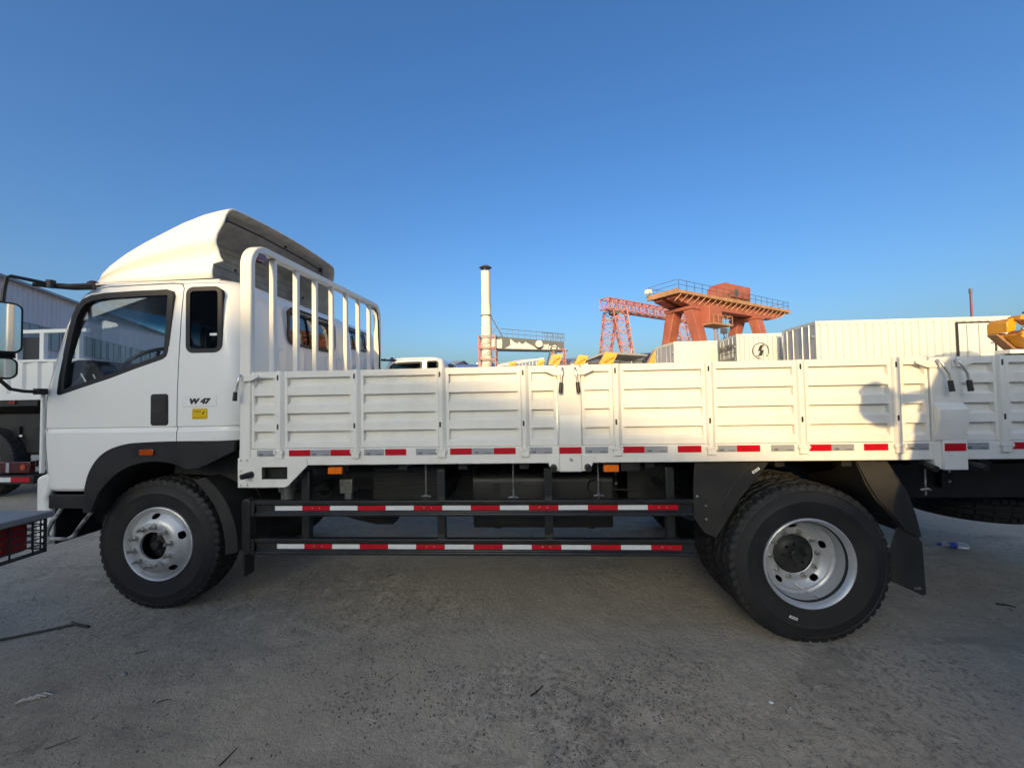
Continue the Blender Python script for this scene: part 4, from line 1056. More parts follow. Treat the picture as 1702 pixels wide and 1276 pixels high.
for z in (2.64, 2.72, 2.80, 2.88, 2.95):
    obj('inner_rib', MB().box(-2.8875, -2.875, YC-0.78, YC+0.78, z, z+0.012), defin, dfo)

# the headboard and the roof gear lean a touch: higher and narrower towards the far side
seen = set()
for root_, kz, ky in ((hbo, 0.030, 0.945), (dfo, 0.030, 1.0)):
    for o in [root_]+[c for c in kids(root_)]+[g for c in kids(root_) for g in kids(c)]:
        if o.type != 'MESH' or o.data.name in seen: continue
        seen.add(o.data.name)
        for v in o.data.vertices:
            y = v.co.y; v.co.z += kz*max(0.0, y-0.1)*min(1.0, max(0.0, (v.co.z-1.78)/0.7)); v.co.y = y*ky

# ------------------------------------------------------------------ other trucks of the same make
bedparts = {'bed_floor', 'bed_cross_beam', 'bed_sill', 'side_rail', 'side_board', 'bed_post', 'latch', 'latch_cover_foot', 'tie_rod', 'marker_lamp', 'lamp_bracket', 'corner_gusset',
            'headboard', 'side_guard', 'mudguard', 'mud_flap', 'tail_lamp_bar', 'spare_wheel', 'spare_carrier', 'roof_deflector'}
def truck_copy(loc, s, label, skip, group=None):
    c = copy_tree(TRUCK, None, skip)
    c.location = loc; c.scale = (s, s, s); c['label'] = label
    if group: c['group'] = group
    return c
truck_copy((0.47, 7.45, 0), 1.0, 'white truck cab without deflector peeping over the sideboard, right of the headboard', bedparts)
truck_copy((-0.50, 5.41, 0), 1.25, 'tall white truck cab seen through the headboard bars behind the nearest cab', bedparts)
caster = truck_copy((6.02, -3.62, 0), 1.05, 'white cargo truck beside the photographer, its mirror shadow falling on the rear boards', set())

blackout = mat('window_blackout', (0.01, 0.01, 0.012), 0.08)  # opaque panes, added so no sunlight passes through the unseen cab
for o in [c for k in kids(caster) for c in [k]+kids(k)]:
    if o.name.split('.')[0] in ('window_glass', 'quarter_window', 'windscreen', 'rear_window'):
        o.data = o.data.copy(); o.data.materials.clear(); o.data.materials.append(blackout)
for o in kids(caster):
    far = o.matrix_basis.to_scale().y < 0 or o.matrix_basis.determinant() < 0
    nm = o.name.split('.')[0]
    if far and nm == 'wide_mirror':
        for c in kids(o): bpy.data.objects.remove(c)
        bpy.data.objects.remove(o)
    elif far and nm == 'mirror':
        o.matrix_basis = Matrix.Translation((-0.15, 0, 0.665)) @ Matrix.Diagonal((1, 1, 0.66, 1)) @ o.matrix_basis
        obj('mirror_stay', MB().beam((2.1, -2.45, 2.33), (1.68, -2.40, 2.22), 0.07, 0.05), black, caster)

# ------------------------------------------------------------------ buildings
wallgrey = mat('warehouse_sheet', (0.50, 0.50, 0.54), 0.55, var=0.06, scale=0.6, streak=((0.38, 0.37, 0.38), (0.8, 0.8, 0.05), 0.5))
roofgrey = mat('roof_sheet', (0.22, 0.23, 0.25), 0.5, var=0.1, scale=0.5)
winglass = mat('window_pane', (0.16, 0.18, 0.21), 0.15, var=0.2, scale=1.5)
bluero = mat('blue_roof_sheet', (0.10, 0.16, 0.36), 0.45, var=0.15, scale=0.4)
palewall = mat('pale_wall', (0.62, 0.62, 0.60), 0.7, var=0.08, scale=0.5)
def building(name, label, p0, p1, depth, eave, ridge, wm, rm, windows=None, corr=0.0):
    """Gabled shed: front wall runs p0 -> p1, body extends to the left of that direction by depth."""
    p0 = Vector((*p0, 0)); p1 = Vector((*p1, 0)); L = (p1-p0).length
    a = (p1-p0).normalized(); b = Vector((-a.y, a.x, 0))
    t = thing(name, label, 'building', tuple(p0))
    M = Matrix((a, b, Vector((0, 0, 1)))).transposed().to_4x4(); M.translation = p0
    def put(nm, mb, m, par=None):
        mb.v = [tuple(M @ Vector(v)) for v in mb.v]; return obj(nm, mb, m, par or t)
    w = MB()
    if corr:
        n = int(L/corr); pts = []
        for i in range(n):
            x = i*L/n; d = L/n
            pts += [(x, 0), (x+d*0.35, 0), (x+d*0.5, -0.035), (x+d*0.85, -0.035)]
        pts += [(L, 0), (L, 0.15), (0, 0.15)]
        w.prism(pts, 'z', 0, eave)
    else: w.box(0, L, 0, 0.15, 0, eave)
    put('front_wall', w, wm)
    put('back_wall', MB().box(0, L, depth-0.15, depth, 0, eave), wm)
    for x in (0.0, L-0.15): put('gable_wall', MB().prism([(0.151, 0), (depth-0.151, 0), (depth-0.151, eave), (depth/2, ridge), (0.151, eave)], 'x', x, x+0.15), wm)
    o = 0.35
    for s in (0, 1):
        e0 = -o if s == 0 else depth+o
        ez = eave-o*(ridge-eave)/(depth/2)
        put('roof', MB().prism([(e0, ez+0.004), (depth/2, ridge+0.004), (depth/2, ridge+0.18), (e0, ez+0.18)], 'x', -o, L+o), rm)
    for (x0, x1, z0, z1) in windows or []:
        wi = put('window', MB().box(x0, x1, -0.06, -0.04, z0, z1), winglass)
        fb = MB(); fb.ring([(x0-0.05, z0-0.05), (x1+0.05, z0-0.05), (x1+0.05, z1+0.05), (x0-0.05, z1+0.05)], [(x0, z0), (x1, z0), (x1, z1), (x0, z1)], 'y', -0.09, -0.036)
        fb.box((x0+x1)/2-0.03, (x0+x1)/2+0.03, -0.085, -0.061, z0, z1)
        put('window_frame', fb, roofgrey, wi)
    return t
# long warehouse on the left (seen over and through the cab)
wins = [(-0.4+k*2.05, 1.3+k*2.05, 5.4, 6.9) for k in range(1, 27)]
building('warehouse', 'long grey sheet-metal warehouse with a row of windows, behind the cab', (-26.6, 7.9), (-52.0, 58.0), 26, 9.35, 13.0, wallgrey, roofgrey, wins, 0.45)
# gabled hall behind the photographer; its roof shades the yard
building('workshop_hall', 'large gabled workshop hall behind the photographer, shading the yard', (14.0, -29.9), (14.0, -62), 56, 1.0, 2.0, wallgrey, roofgrey) if False else None
hall = thing('workshop_hall', 'large gabled workshop hall behind the photographer, shading the yard', 'building', (-14, -30, 0))
def hz(x): return 8.12-0.31*x
gab = [(-58, 0), (14.5, 0), (14.5, hz(14.5)), (-22, hz(-22)), (-58, hz(14))]
obj('front_wall', MB().prism(gab, 'y', -30.4, -30.0), palewall, hall)
obj('back_wall', MB().prism(gab, 'y', -62, -61.6), palewall, hall)
obj('side_wall', MB().box(14.2, 14.5, -61.59, -30.41, 0, hz(14.5)-0.1), palewall, hall)
obj('side_wall', MB().box(-58, -57.7, -61.59, -30.41, 0, hz(14)-0.1), palewall, hall)
obj('roof', MB().prism([(-22, hz(-22)+0.02), (15.2, hz(15.2)+0.02), (15.2, hz(15.2)+0.12), (-22, hz(-22)+0.12)], 'y', -62.2, -29.9), roofgrey, hall)
obj('roof', MB().prism([(-22, hz(-22)+0.02), (-22, hz(-22)+0.12), (-58.6, hz(14.6)+0.12), (-58.6, hz(14.6)+0.02)], 'y', -62.2, -29.9), roofgrey, hall)
for x in (-30, -14, 0): obj('gate', MB().box(x, x+6, -29.99, -29.9, 0, 5 if x < 0 else 3.6), bluero, hall)
# far low halls near the skyline
building('blue_roofed_hall', 'far low hall with a blue roof between the white cab and the chimney', (-13.8, 62), (-6.2, 62), 14, 5.6, 7.3, palewall, bluero)
building('grey_roofed_hall', 'far low hall with a grey roof, just right of the headboard', (-27.5, 70), (-15.5, 66), 12, 6.6, 8.3, palewall, roofgrey)
building('cream_office', 'small far cream block left of the chimney base', (-9.7, 66), (-7.9, 66), 6, 7.3, 7.9, palewall, palewall)
building('flat_grey_hall', 'far grey hall with a pale wall right of the torn canopy', (5.2, 70), (10.2, 69), 12, 7.4, 8.6, palewall, roofgrey)
building('dark_hall', 'dark grey hall with a long roof behind the yellow cranes', (10.0, 64), (17.5, 60), 10, 6.9, 8.2, mat('dark_wall', (0.10, 0.11, 0.12), 0.7, var=0.1), mat('dark_roof', (0.12, 0.13, 0.15), 0.6, var=0.15))
# open canopy with a dark fascia
oc = thing('open_canopy', 'low open shed with grey pitched roof behind the yellow cranes', 'shed', (8.2, 38, 0))
obj('roof', MB().prism([(5.4, 5.05), (7.2, 5.75), (11.3, 5.35), (11.3, 5.2), (7.2, 5.55), (5.4, 4.9)], 'y', 36, 42), mat('pale_roof', (0.22, 0.22, 0.23), 0.6, var=0.15), oc)
for x in (5.7, 7.2, 8.6, 10.0, 11.0):
    obj('post', MB().box(x, x+0.12, 36.2, 36.32, 0, 4.95), frame_m, oc)
obj('back_panel', MB().box(5.7, 11.1, 41, 41.1, 0, 4.8), MATS['dark_wall'], oc)
obj('stacked_sheet', MB().box(8.0, 10.8, 37, 39, 0, 4.45), palewall, oc, bevel=0.1)

# ------------------------------------------------------------------ plant with chimney
cream = mat('chimney_paint', (0.66, 0.63, 0.55), 0.6, var=0.08, scale=0.6, streak=((0.40, 0.32, 0.25), (1.5, 1.5, 0.15), 0.55))
pinkst = mat('faded_red_steel', (0.40, 0.135, 0.12), 0.6, var=0.2, scale=2, dust=(0.5, 0.35, 0.3), dust_amt=0.4, dust_scale=1)
tarpm = mat('torn_tarp', (0.66, 0.63, 0.58), 0.8, var=0.08, scale=1.5)
sheetg = mat('grey_cladding', (0.12, 0.13, 0.13), 0.6, var=0.08, scale=0.8)
dkst = mat('dark_steel', (0.08, 0.085, 0.10), 0.5, var=0.2)
chm = thing('chimney', 'tall cream steel chimney with a dark rain cap', 'chimney', (-7.2, 58, 0))
sec = [(0.84, 0), (0.84, 12.6), (0.80, 12.6), (0.78, 16.0), (0.74, 16.0), (0.71, 21.3), (0.66, 21.35), (0.66, 21.2)]
for i, (z0, z1, r) in enumerate(((0, 10.4, 0.84), (10.42, 12.3, 0.82), (12.32, 16.0, 0.78), (16.02, 21.3, 0.73))):
    obj('section', MB().lathe([(r, z0), (r, z1-0.1), (r+0.05, z1-0.1), (r+0.05, z1), (0.0, z1)], 28, 'z', (-7.2, 58, 0)), cream, chm, smooth=40)
obj('rain_cap', MB().lathe([(1.0, 21.95), (0.5, 22.25), (0.0, 22.35)], 24, 'z', (-7.2, 58, 0)).lathe([(1.0, 21.95), (0.98, 21.9), (0.0, 22.2)], 24, 'z', (-7.2, 58, 0)), dkst, chm, smooth=30)
for a in (30, 150, 270):
    obj('cap_stay', MB().beam((-7.2+0.6*math.cos(R(a)), 58+0.6*math.sin(R(a)), 21.3), (-7.2+0.6*math.cos(R(a)), 58+0.6*math.sin(R(a)), 22.1), 0.06), dkst, chm)
obj('clamp_ring', MB().lathe([(0.83, 14.15), (0.88, 14.15), (0.88, 14.3), (0.83, 14.3)], 28, 'z', (-7.2, 58, 0), close=True), dkst, chm)
for dy in (-0.3, 0.5):
    obj('brace', MB().beam((-6.5, 58+dy, 14.2), (-4.7, 58.4+dy, 10.9), 0.14), dkst, chm)
obj('cross_brace', MB().beam((-6.3, 58, 11.0), (-5.6, 58, 12.6), 0.08).beam((-5.6, 58, 11.0), (-6.3, 58, 12.4), 0.08), dkst, chm)

pl = thing('dust_plant', 'raised grey plant housing with torn white sheeting, on steel legs beside the chimney', 'plant', (-1.5, 58, 0))
def frame_tower(mb, x0, x1, y0, y1, z0, z1, nseg, w=0.14):
    for x in (x0, x1):
        for y in (y0, y1): mb.beam((x, y, z0), (x, y, z1), w)
    dz = (z1-z0)/nseg
    for k in range(nseg+1):
        z = z0+k*dz
        for y in (y0, y1): mb.beam((x0, y, z), (x1, y, z), w)
        for x in (x0, x1): mb.beam((x, y0, z), (x, y1, z), w)
        if k < nseg:
            mb.beam((x0, y0, z), (x1, y0, z+dz), w*0.7); mb.beam((x1, y1, z), (x0, y1, z+dz), w*0.7)
            mb.beam((x0, y0, z), (x0, y1, z+dz), w*0.7); mb.beam((x1, y1, z), (x1, y0, z+dz), w*0.7)
    return mb
obj('leg_tower', frame_tower(MB(), -8.3, -5.7, 56.6, 59.4, 0, 10.85, 6, 0.16), pinkst, pl)
obj('leg_tower', frame_tower(MB(), 3.4, 5.3, 59.5, 62.0, 0, 8.8, 5, 0.14), pinkst, pl)
hs = MB(); hs.v = [(-5.7, 57.2, 8.9), (5.3, 62, 8.95), (5.3, 65.5, 8.95), (-5.7, 61, 8.9), (-5.7, 57.2, 10.85), (5.3, 62, 10.3), (5.3, 65.5, 10.3), (-5.7, 61, 10.85)]
hs.f = [(0, 1, 5, 4), (1, 2, 6, 5), (2, 3, 7, 6), (3, 0, 4, 7), (4, 5, 6, 7), (0, 3, 2, 1)]
obj('housing', hs, sheetg, pl)
def fy(x): return 57.2+(x+5.7)*4.8/11.0
def tarp(pts, dy=-0.18):
    mb = MB(); n = len(pts)
    fr_ = [(x, fy(x)+dy+0.05*math.sin(x*5+z*3), z) for x, z in pts]; bk = [(x, y+0.06, z) for x, y, z in fr_]
    mb.v = fr_+bk; mb.f = [tuple(range(n)), tuple(reversed(range(n, 2*n)))]+[(i, n+i, n+(i+1) % n, (i+1) % n) for i in range(n)]
    obj('torn_sheet', mb, tarpm, pl)
tarp([(-6.3, 8.95), (-4.75, 8.95), (-4.68, 9.6), (-4.74, 10.45), (-5.4, 10.3), (-6.3, 10.6)])
tarp([(-4.35, 8.9), (-3.5, 8.9), (-3.48, 9.45)])
tarp([(-3.46, 8.92), (0.95, 8.85), (0.27, 9.35), (-0.5, 9.75), (-0.95, 10.0), (-1.05, 10.2), (-1.15, 9.95), (-1.6, 9.68), (-1.9, 9.9), (-2.15, 10.1), (-2.25, 9.75), (-2.8, 9.95), (-3.46, 10.5)])
tarp([(1.45, 8.9), (2.65, 8.9), (2.7, 9.9), (2.4, 9.75), (1.5, 9.8)])
tarp([(2.72, 8.9), (4.75, 8.9), (4.3, 9.4), (3.7, 9.75), (3.2, 9.5), (2.8, 9.55)], -0.25)
obj('bottom_girder', MB().beam((-5.9, fy(-5.9)-0.15, 8.82), (5.9, fy(5.9)-0.15, 8.85), 0.18), dkst, pl)
rl = MB()
for k in range(12):
    x = -5.0+k*0.95; rl.beam((x, fy(x)+0.3, 10.5), (x, fy(x)+0.3, 12.1-0.03*k), 0.07)
rl.beam((-5.0, fy(-5)+0.3, 12.1), (5.4, fy(5.4)+0.3, 11.7), 0.07); rl.beam((-5.0, fy(-5)+0.3, 11.4), (5.4, fy(5.4)+0.3, 11.0), 0.06)
obj('railing', rl, dkst, pl)
cg2 = MB()
for k in range(9):
    x = 1.7+k*0.45; cg2.beam((x, fy(x)+1.5, 10.3), (x, fy(x)+1.5, 11.95), 0.08)
    if k % 2: cg2.beam((x, fy(x)+1.5, 10.3), (x+0.45, fy(x)+1.5, 11.9), 0.06)
cg2.beam((1.7, fy(1.7)+1.5, 11.95), (5.3, fy(5.3)+1.5, 11.9), 0.08)
obj('roof_cage', cg2, dkst, pl)
obj('motor', MB().lathe([(0, -0.5), (0.55, -0.5), (0.6, 0), (0.55, 0.5), (0, 0.5)], 16, 'y', (1.1, fy(1.1)-0.4, 9.75)), cream, pl, smooth=40)
ld = MB()
for dx in (0, 0.9): ld.beam((1.6+dx, 54, 4.2), (2.9+dx, 56, 8.8), 0.16)
for k in range(12): ld.beam((1.6+1.3*k/11, 54+2*k/11, 4.2+4.6*k/11), (2.5+1.3*k/11, 54+2*k/11, 4.2+4.6*k/11), 0.12)
obj('stair', ld, dkst, pl)
# post shed in front of the plant
ps = thing('post_shed', 'long white-roofed shed with a dense row of pale posts below the chimney', 'shed', (-1.6, 43, 0))
prf = MB(); prf.v = [(-4.4, 45, 5.35), (1.3, 40.8, 5.75), (1.3, 44.5, 6.0), (-4.4, 49, 5.9), (-1.2, 47, 6.15), (-4.4, 45, 5.15), (1.3, 40.8, 5.55)]
prf.f = [(0, 1, 2, 3), (3, 2, 4), (0, 5, 6, 1)]
obj('roof', prf, tarpm, ps)
for k in range(28):
    u = k/27; x = -4.3+5.5*u; y = 44.95-4.1*u
    obj('post', MB().box(x, x+0.07, y+0.2, y+0.27, 0, 5.14+0.4*u), tarpm if k % 2 else pinkst, ps)
obj('back_wall', MB().beam((-4.2, 48.5, 2.5), (1.2, 44.2, 2.5), 0.1, 5.5), MATS['dark_wall'], ps)

# ------------------------------------------------------------------ lattice gantry crane
def lattice(mb, p, q, w0, h0, n, w1=None, h1=None, th=0.10):
    """Four-chord lattice between p and q with section w x h (horizontal, vertical/other)."""
    p = Vector(p); q = Vector(q); d = (q-p).normalized()
    u = Vector((0, 0, 1)) if abs(d.z) < 0.8 else Vector((0, 1, 0))
    a = d.cross(u).normalized(); c = a.cross(d)
    w1 = w1 or w0; h1 = h1 or h0
    def corner(t, i):
        w = w0+(w1-w0)*t; h = h0+(h1-h0)*t
        sx, sy = ((-1, -1), (1, -1), (1, 1), (-1, 1))[i]
        return p+(q-p)*t+a*sx*w/2+c*sy*h/2
    for i in range(4): mb.beam(corner(0, i), corner(1, i), th*1.35)
    for k in range(n):
        t0, t1 = k/n, (k+1)/n
        for i in range(4):
            j = (i+1) % 4
            mb.beam(corner(t0, i), corner(t0, j), th*0.8)
            if (k+i) % 2: mb.beam(corner(t0, i), corner(t1, j), th*0.8)
            else: mb.beam(corner(t0, j), corner(t1, i), th*0.8)
    for i in range(4): mb.beam(corner(1, i), corner(1, (i+1) % 4), th*0.8)
    return mb
lg = thing('lattice_gantry_crane', 'faded pink lattice gantry crane behind the solid orange one', 'crane', (16, 70, 0))
A0, A1 = Vector((13.2, 68, 17.9)), Vector((36.5, 85.5, 17.9)); dv = (A1-A0).normalized()
obj('main_girder', lattice(MB(), A0, A1, 2.0, 1.9, 26, th=0.13), pinkst, lg)
obj('trolley_rail', MB().beam(A0+Vector((0, 0, -1.15)), A1+Vector((0, 0, -1.15)), 0.35, 0.3), pinkst, lg)
nv = Vector((-dv.y, dv.x, 0))
for u in (2.6, 22.0):
    c0 = A0+dv*u; 
    for s in (-1, 1):
        top = c0-nv*s*1.0; top.z = 16.6; bot = c0-nv*s*1.0+dv*0; 
        # legs splay out along the girder's cross direction and along the track
        b2 = c0-nv*s*4.4; b2.z = 0.2
        obj('leg', lattice(MB(), top+dv*(0.2), b2+dv*0.2, 2.4, 2.2, 13, 1.3, 1.1, th=0.14), pinkst, lg)
    sb = c0-nv*4.8; se = c0+nv*4.8
    obj('sill_beam', MB().beam((sb.x, sb.y, 0.4), (se.x, se.y, 0.4), 0.6, 0.6), pinkst, lg)
    obj('hoist_box', MB().box(c0.x-0.8, c0.x+0.8, c0.y-0.8, c0.y+0.8, 16.2, 16.75), dkst, lg)

# ------------------------------------------------------------------ solid orange gantry crane
orange = mat('orange_crane_paint', (0.31, 0.085, 0.058), 0.55, var=0.14, scale=0.5, dust=(0.45, 0.17, 0.11), dust_amt=0.35, dust_scale=0.7, streak=((0.20, 0.06, 0.035), (1.5, 1.5, 0.2), 0.6))
rust = mat('rusty_edge', (0.36, 0.19, 0.10), 0.7, var=0.25, scale=1.2)
og = thing('portal_crane', 'orange portal crane with winch house and railings above the containers', 'crane', (20, 47, 0))
P0 = Vector((17.1, 44, 0)); P1 = Vector((38.6, 58.2, 0)); oa = (P1-P0).normalized(); ob = Vector((-oa.y, oa.x, 0)); OL = (P1-P0).length
OM = Matrix((oa, ob, Vector((0, 0, 1)))).transposed().to_4x4(); OM.translation = P0
def oput(nm, mb, m, par=None, **k):
    mb.v = [tuple(OM @ Vector(v)) for v in mb.v]; return obj(nm, mb, m, par or og, **k)
for v0 in (0.75, 2.65):
    oput('girder', MB().prism([(0.2, 13.35), (OL-0.2, 13.35), (OL-0.2, 12.9), (OL-3.0, 12.15), (3.5, 12.15), (0.2, 12.9)], 'y', v0-0.55, v0+0.55), orange)
oput('walkway_edge', MB().box(-0.1, OL+0.1, -0.55, -0.45, 13.32, 13.70), rust)
oput('walkway_edge', MB().box(-0.1, OL+0.1, 3.75, 3.85, 13.32, 13.70), rust)
oput('end_beam', MB().box(-0.4, -0.11, -0.55, 3.85, 13.20, 13.80), rust)
oput('end_beam', MB().box(OL+0.11, OL+0.4, -0.55, 3.85, 13.20, 13.80), rust)
oput('walkway', MB().box(-0.1, OL+0.1, -0.44, 3.74, 13.38, 13.46), rust)
for k in range(22):
    u = 0.6+k*(OL-1.2)/21
    oput('bracket', MB().beam((u, -0.42, 13.3), (u-0.5, 0.19, 12.5), 0.10), rust)
for u0, du in ((3.6, 0), (18.2, 0)):
    for s in (0, 1):
        vt = 0.5 if s == 0 else 2.8; vb = -2.4 if s == 0 else 5.8
        leg = MB()
        vs = []
        for (z, v, wu, wv) in ((12.14, vt, 0.85, 0.62), (0.4, vb, 0.42, 0.42)):
            vs += [(u0-wu, v-wv, z), (u0+wu, v-wv, z), (u0+wu, v+wv, z), (u0-wu, v+wv, z)]
        leg.v = vs; leg.f = [(0, 1, 2, 3), (7, 6, 5, 4), (0, 4, 5, 1), (1, 5, 6, 2), (2, 6, 7, 3), (3, 7, 4, 0)]
        oput('leg', leg, orange, bevel=0.06)
    oput('sill_beam', MB().box(u0-0.4, u0+0.4, -3.6, 7.0, 0.1, 0.75), orange)
oput('saddle', MB().box(2.6, 4.6, -0.35, 3.65, 11.75, 12.14), orange); oput('saddle', MB().box(17.2, 19.2, -0.35, 3.65, 11.75, 12.14), orange)
wh = oput('winch_house', MB().prism([(-0.2, 14.2), (3.2, 14.2), (3.2, 15.9), (2.4, 16.3), (0.6, 16.3), (-0.2, 15.9)], 'x', 11.3, 16.0), orange, bevel=0.03)
oput('house_window', MB().box(12.1, 12.9, -0.26, -0.21, 14.45, 15.3), dkst, wh)
oput('trolley', MB().box(11.0, 16.3, 0.0, 3.4, 13.8, 14.18), rust)
cbn = oput('driver_cabin', MB().box(4.3, 6.9, -1.5, 0.15, 9.9, 12.1), orange, bevel=0.05)
oput('cabin_glass', MB().box(6.91, 6.96, -1.3, 0.0, 10.7, 11.7), winglass, cbn)
oput('cabin_platform', MB().box(4.2, 8.4, -2.0, 0.2, 9.7, 9.88), rust)
cr_ = MB()
for u in (4.3, 5.3, 6.3, 7.3, 8.3): cr_.beam((u, -1.95, 9.88), (u, -1.95, 10.9), 0.07)
cr_.beam((4.3, -1.95, 10.9), (8.3, -1.95, 10.9), 0.07); cr_.beam((8.3, -1.95, 10.9), (8.3, 0.1, 10.9), 0.07)
oput('cabin_railing', cr_, rust)
ldr = MB()
for du in (0, 0.7): ldr.beam((6.0+du, -1.4, 0.3), (6.0+du, -0.9, 9.7), 0.10)
for k in range(26): ldr.beam((6.0, -1.4+0.5*k/26, 0.4+k*0.36), (6.7, -1.4+0.5*k/26, 0.4+k*0.36), 0.07)
oput('ladder', ldr, rust)
rr2 = MB()
for k in range(18):
    u = 0.0+k*OL/17
    for v in (-0.5, 3.8): rr2.beam((u, v, 13.72), (u, v, 14.85), 0.05)
for v in (-0.5, 3.8):
    for z in (14.3, 14.85): rr2.beam((0, v, z), (OL, v, z), 0.045)
for u in (-0.25, OL+0.25):
    for z in (14.3, 14.85): rr2.beam((u, -0.5, z), (u, 3.8, z), 0.045)
oput('railing', rr2, dkst)
oput('floodlight', MB().box(-1.3, -0.4, 3.2, 3.5, 13.9, 14.0).box(-0.9, -0.4, 3.0, 3.7, 14.0, 14.5), cream)
hk = MB()
for du in (-0.5, 0.1, 0.6): hk.beam((13.0+du, 1.7, 12.1), (13.0+du, 1.7, 2.5 if du > 0 else 10.0), 0.05)
oput('hoist_cable', hk, dkst)
hb_ = MB().box(12.2, 12.9, 1.4, 2.0, 9.6, 10.3); hb_.tube([(12.55, 1.7, 9.6), (12.55, 1.7, 9.2), (12.8, 1.7, 8.95), (12.6, 1.7, 8.75), (12.35, 1.7, 8.95)], 0.09, 6)
oput('hook_block', hb_, dkst)

# ------------------------------------------------------------------ box bodies / containers
boxwhite = mat('container_white', (0.56, 0.56, 0.535), 0.5, var=0.04, scale=1.0, streak=((0.62, 0.58, 0.5), (3, 3, 0.3), 0.35))
boxcream = mat('box_cream', (0.70, 0.67, 0.53), 0.5, var=0.03, scale=1.0)
shadegrey = mat('container_shade_grey', (0.44, 0.445, 0.47), 0.5, var=0.08, scale=2.0)  # shade of the unlit box ends put into the paint; door seams share it
def box_body(name, label, x0, x1, y0, y1, z0, z1, m, corr=0.28, skew=0.0, doors=True, cat='container'):
    """Corrugated box on wheels; skew shifts the far side in x."""
    t = thing(name, label, cat, ((x0+x1)/2, (y0+y1)/2, 0))
    def sk(mb):
        mb.v = [(x+skew*(y-y0)/(y1-y0), y, z) for x, y, z in mb.v]; return mb
    f = MB()
    if corr:
        L = x1-x0-0.12; n = max(3, int(L/corr)); pts = []
        for i in range(n):
            x = x0+0.06+i*L/n; d = L/n
            pts += [(x, y0+0.035), (x+d*0.3, y0+0.035), (x+d*0.42, y0-0.012), (x+d*0.88, y0-0.012)]
        pts += [(x1-0.06, y0+0.035), (x1-0.06, y0+0.08), (x0+0.06, y0+0.08)]
        f.prism(pts, 'z', z0+0.12, z1-0.12)
    else: f.box(x0+0.06, x1-0.06, y0+0.01, y0+0.08, z0+0.12, z1-0.12)
    obj('front_panel', sk(f), m, t)
    obj('back_panel', sk(MB().box(x0+0.06, x1-0.06, y1-0.08, y1-0.01, z0+0.12, z1-0.12)), m, t)
    fr_ = MB()
    for x in (x0, x1-0.06):
        for y in (y0, y1-0.06): fr_.box(x, x+0.06, y, y+0.06, z0, z1)
    for z in (z0, z1-0.12):
        for y in (y0, y1-0.06): fr_.box(x0+0.061, x1-0.061, y, y+0.06, z, z+0.119)
        for x in (x0, x1-0.06): fr_.box(x, x+0.06, y0+0.061, y1-0.061, z, z+0.119)
    obj('corner_frame', sk(fr_), m, t)
    obj('roof', sk(MB().box(x0+0.062, x1-0.062, y0+0.062, y1-0.062, z1-0.06, z1-0.03)), m, t)
    obj('floor', sk(MB().box(x0+0.062, x1-0.062, y0+0.062, y1-0.062, z0+0.03, z0+0.06)), frame_m, t)
    # doors at the left end
    ym = (y0+y1)/2
    for a, b in ((y0+0.065, ym-0.006), (ym+0.006, y1-0.065)):
        d = obj('end_door', sk(MB().box(x0+0.012, x0+0.05, a, b, z0+0.13, z1-0.13)), shadegrey if doors else m, t)
        for q in (0.3, 0.72):
            y = a+(b-a)*q
            obj('lock_rod', sk(MB().tube([(x0-0.012, y, z0+0.1), (x0-0.012, y, z1-0.1)], 0.02, 6)), zinc if doors else m, d)
        for zq in (0.2, 0.5, 0.8):
            obj('hinge', sk(MB().box(x0-0.03, x0+0.011, a if a < ym-0.3 else b-0.1, (a if a < ym-0.3 else b-0.1)+0.1, z0+(z1-z0)*zq, z0+(z1-z0)*zq+0.06)), zinc, d)
    obj('right_end_panel', sk(MB().box(x1-0.05, x1-0.012, y0+0.065, y1-0.065, z0+0.13, z1-0.13)), m, t)
    obj('chassis', MB().box(x0+0.1, x1-0.1, ym-0.4, ym+0.4, z0-0.3, z0-0.001), frame_m, t)
    for xx in (x0+0.7, x1-0.7):
        for yy in (y0+0.2, y1-0.2): shared('wheel', TYRE, t, (xx-t.location.x, yy-t.location.y, 0.5))
        obj('axle', MB().tube([(xx, y0+0.2, 0.5), (xx, y1-0.2, 0.5)], 0.07, 8).box(xx-0.06, xx+0.06, ym-0.4, ym+0.4, 0.5, z0-0.3), frame_m, t)
    return t
lc = box_body('shipping_container', 'long white corrugated container with a side door, right of the emblem box', 9.57, 15.75, 11.0, 12.95, 1.25, 3.90, boxwhite, 0.24, 0.14)
dr = MB().ring([(14.03, 1.4), (15.25, 1.4), (15.25, 3.74), (14.03, 3.74)], [(14.08, 1.45), (15.20, 1.45), (15.20, 3.69), (14.08, 3.69)], 'y', 10.975, 10.995)
sdr = obj('side_door', MB().box(14.09, 15.19, 10.978, 10.992, 1.46, 3.68), boxwhite, lc)
obj('door_gasket', dr, hub_m, sdr)
for x in (14.35, 14.72):
    obj('lock_rod', MB().tube([(x, 10.955, 1.5), (x, 10.955, 3.66)], 0.022, 8), MATS['container_white'], sdr)
for z in (3.45, 3.0, 2.55): obj('hinge', MB().box(15.05, 15.32, 10.955, 10.974, z, z+0.05), zinc, sdr)
for z in (3.2, 2.75): obj('door_seam', MB().box(14.1, 15.18, 10.976, 10.9785, z, z+0.012), shadegrey, sdr)
obj('side_panel', MB().box(15.30, 15.68, 10.99, 11.0, 1.4, 3.75), boxwhite, lc)
eb = box_body('box_body', 'white ribbed box body with a black round emblem on its front', 8.25, 10.02, 13.5, 15.6, 1.25, 3.89, boxwhite, 0.17, 0.26, cat='box body')
em = empty('emblem', eb, (9.177, 13.49, 3.19))
ro = [(9.177+0.325*math.cos(R(-28+308*i/40)), 3.19+0.325*math.sin(R(-28+308*i/40))) for i in range(41)]
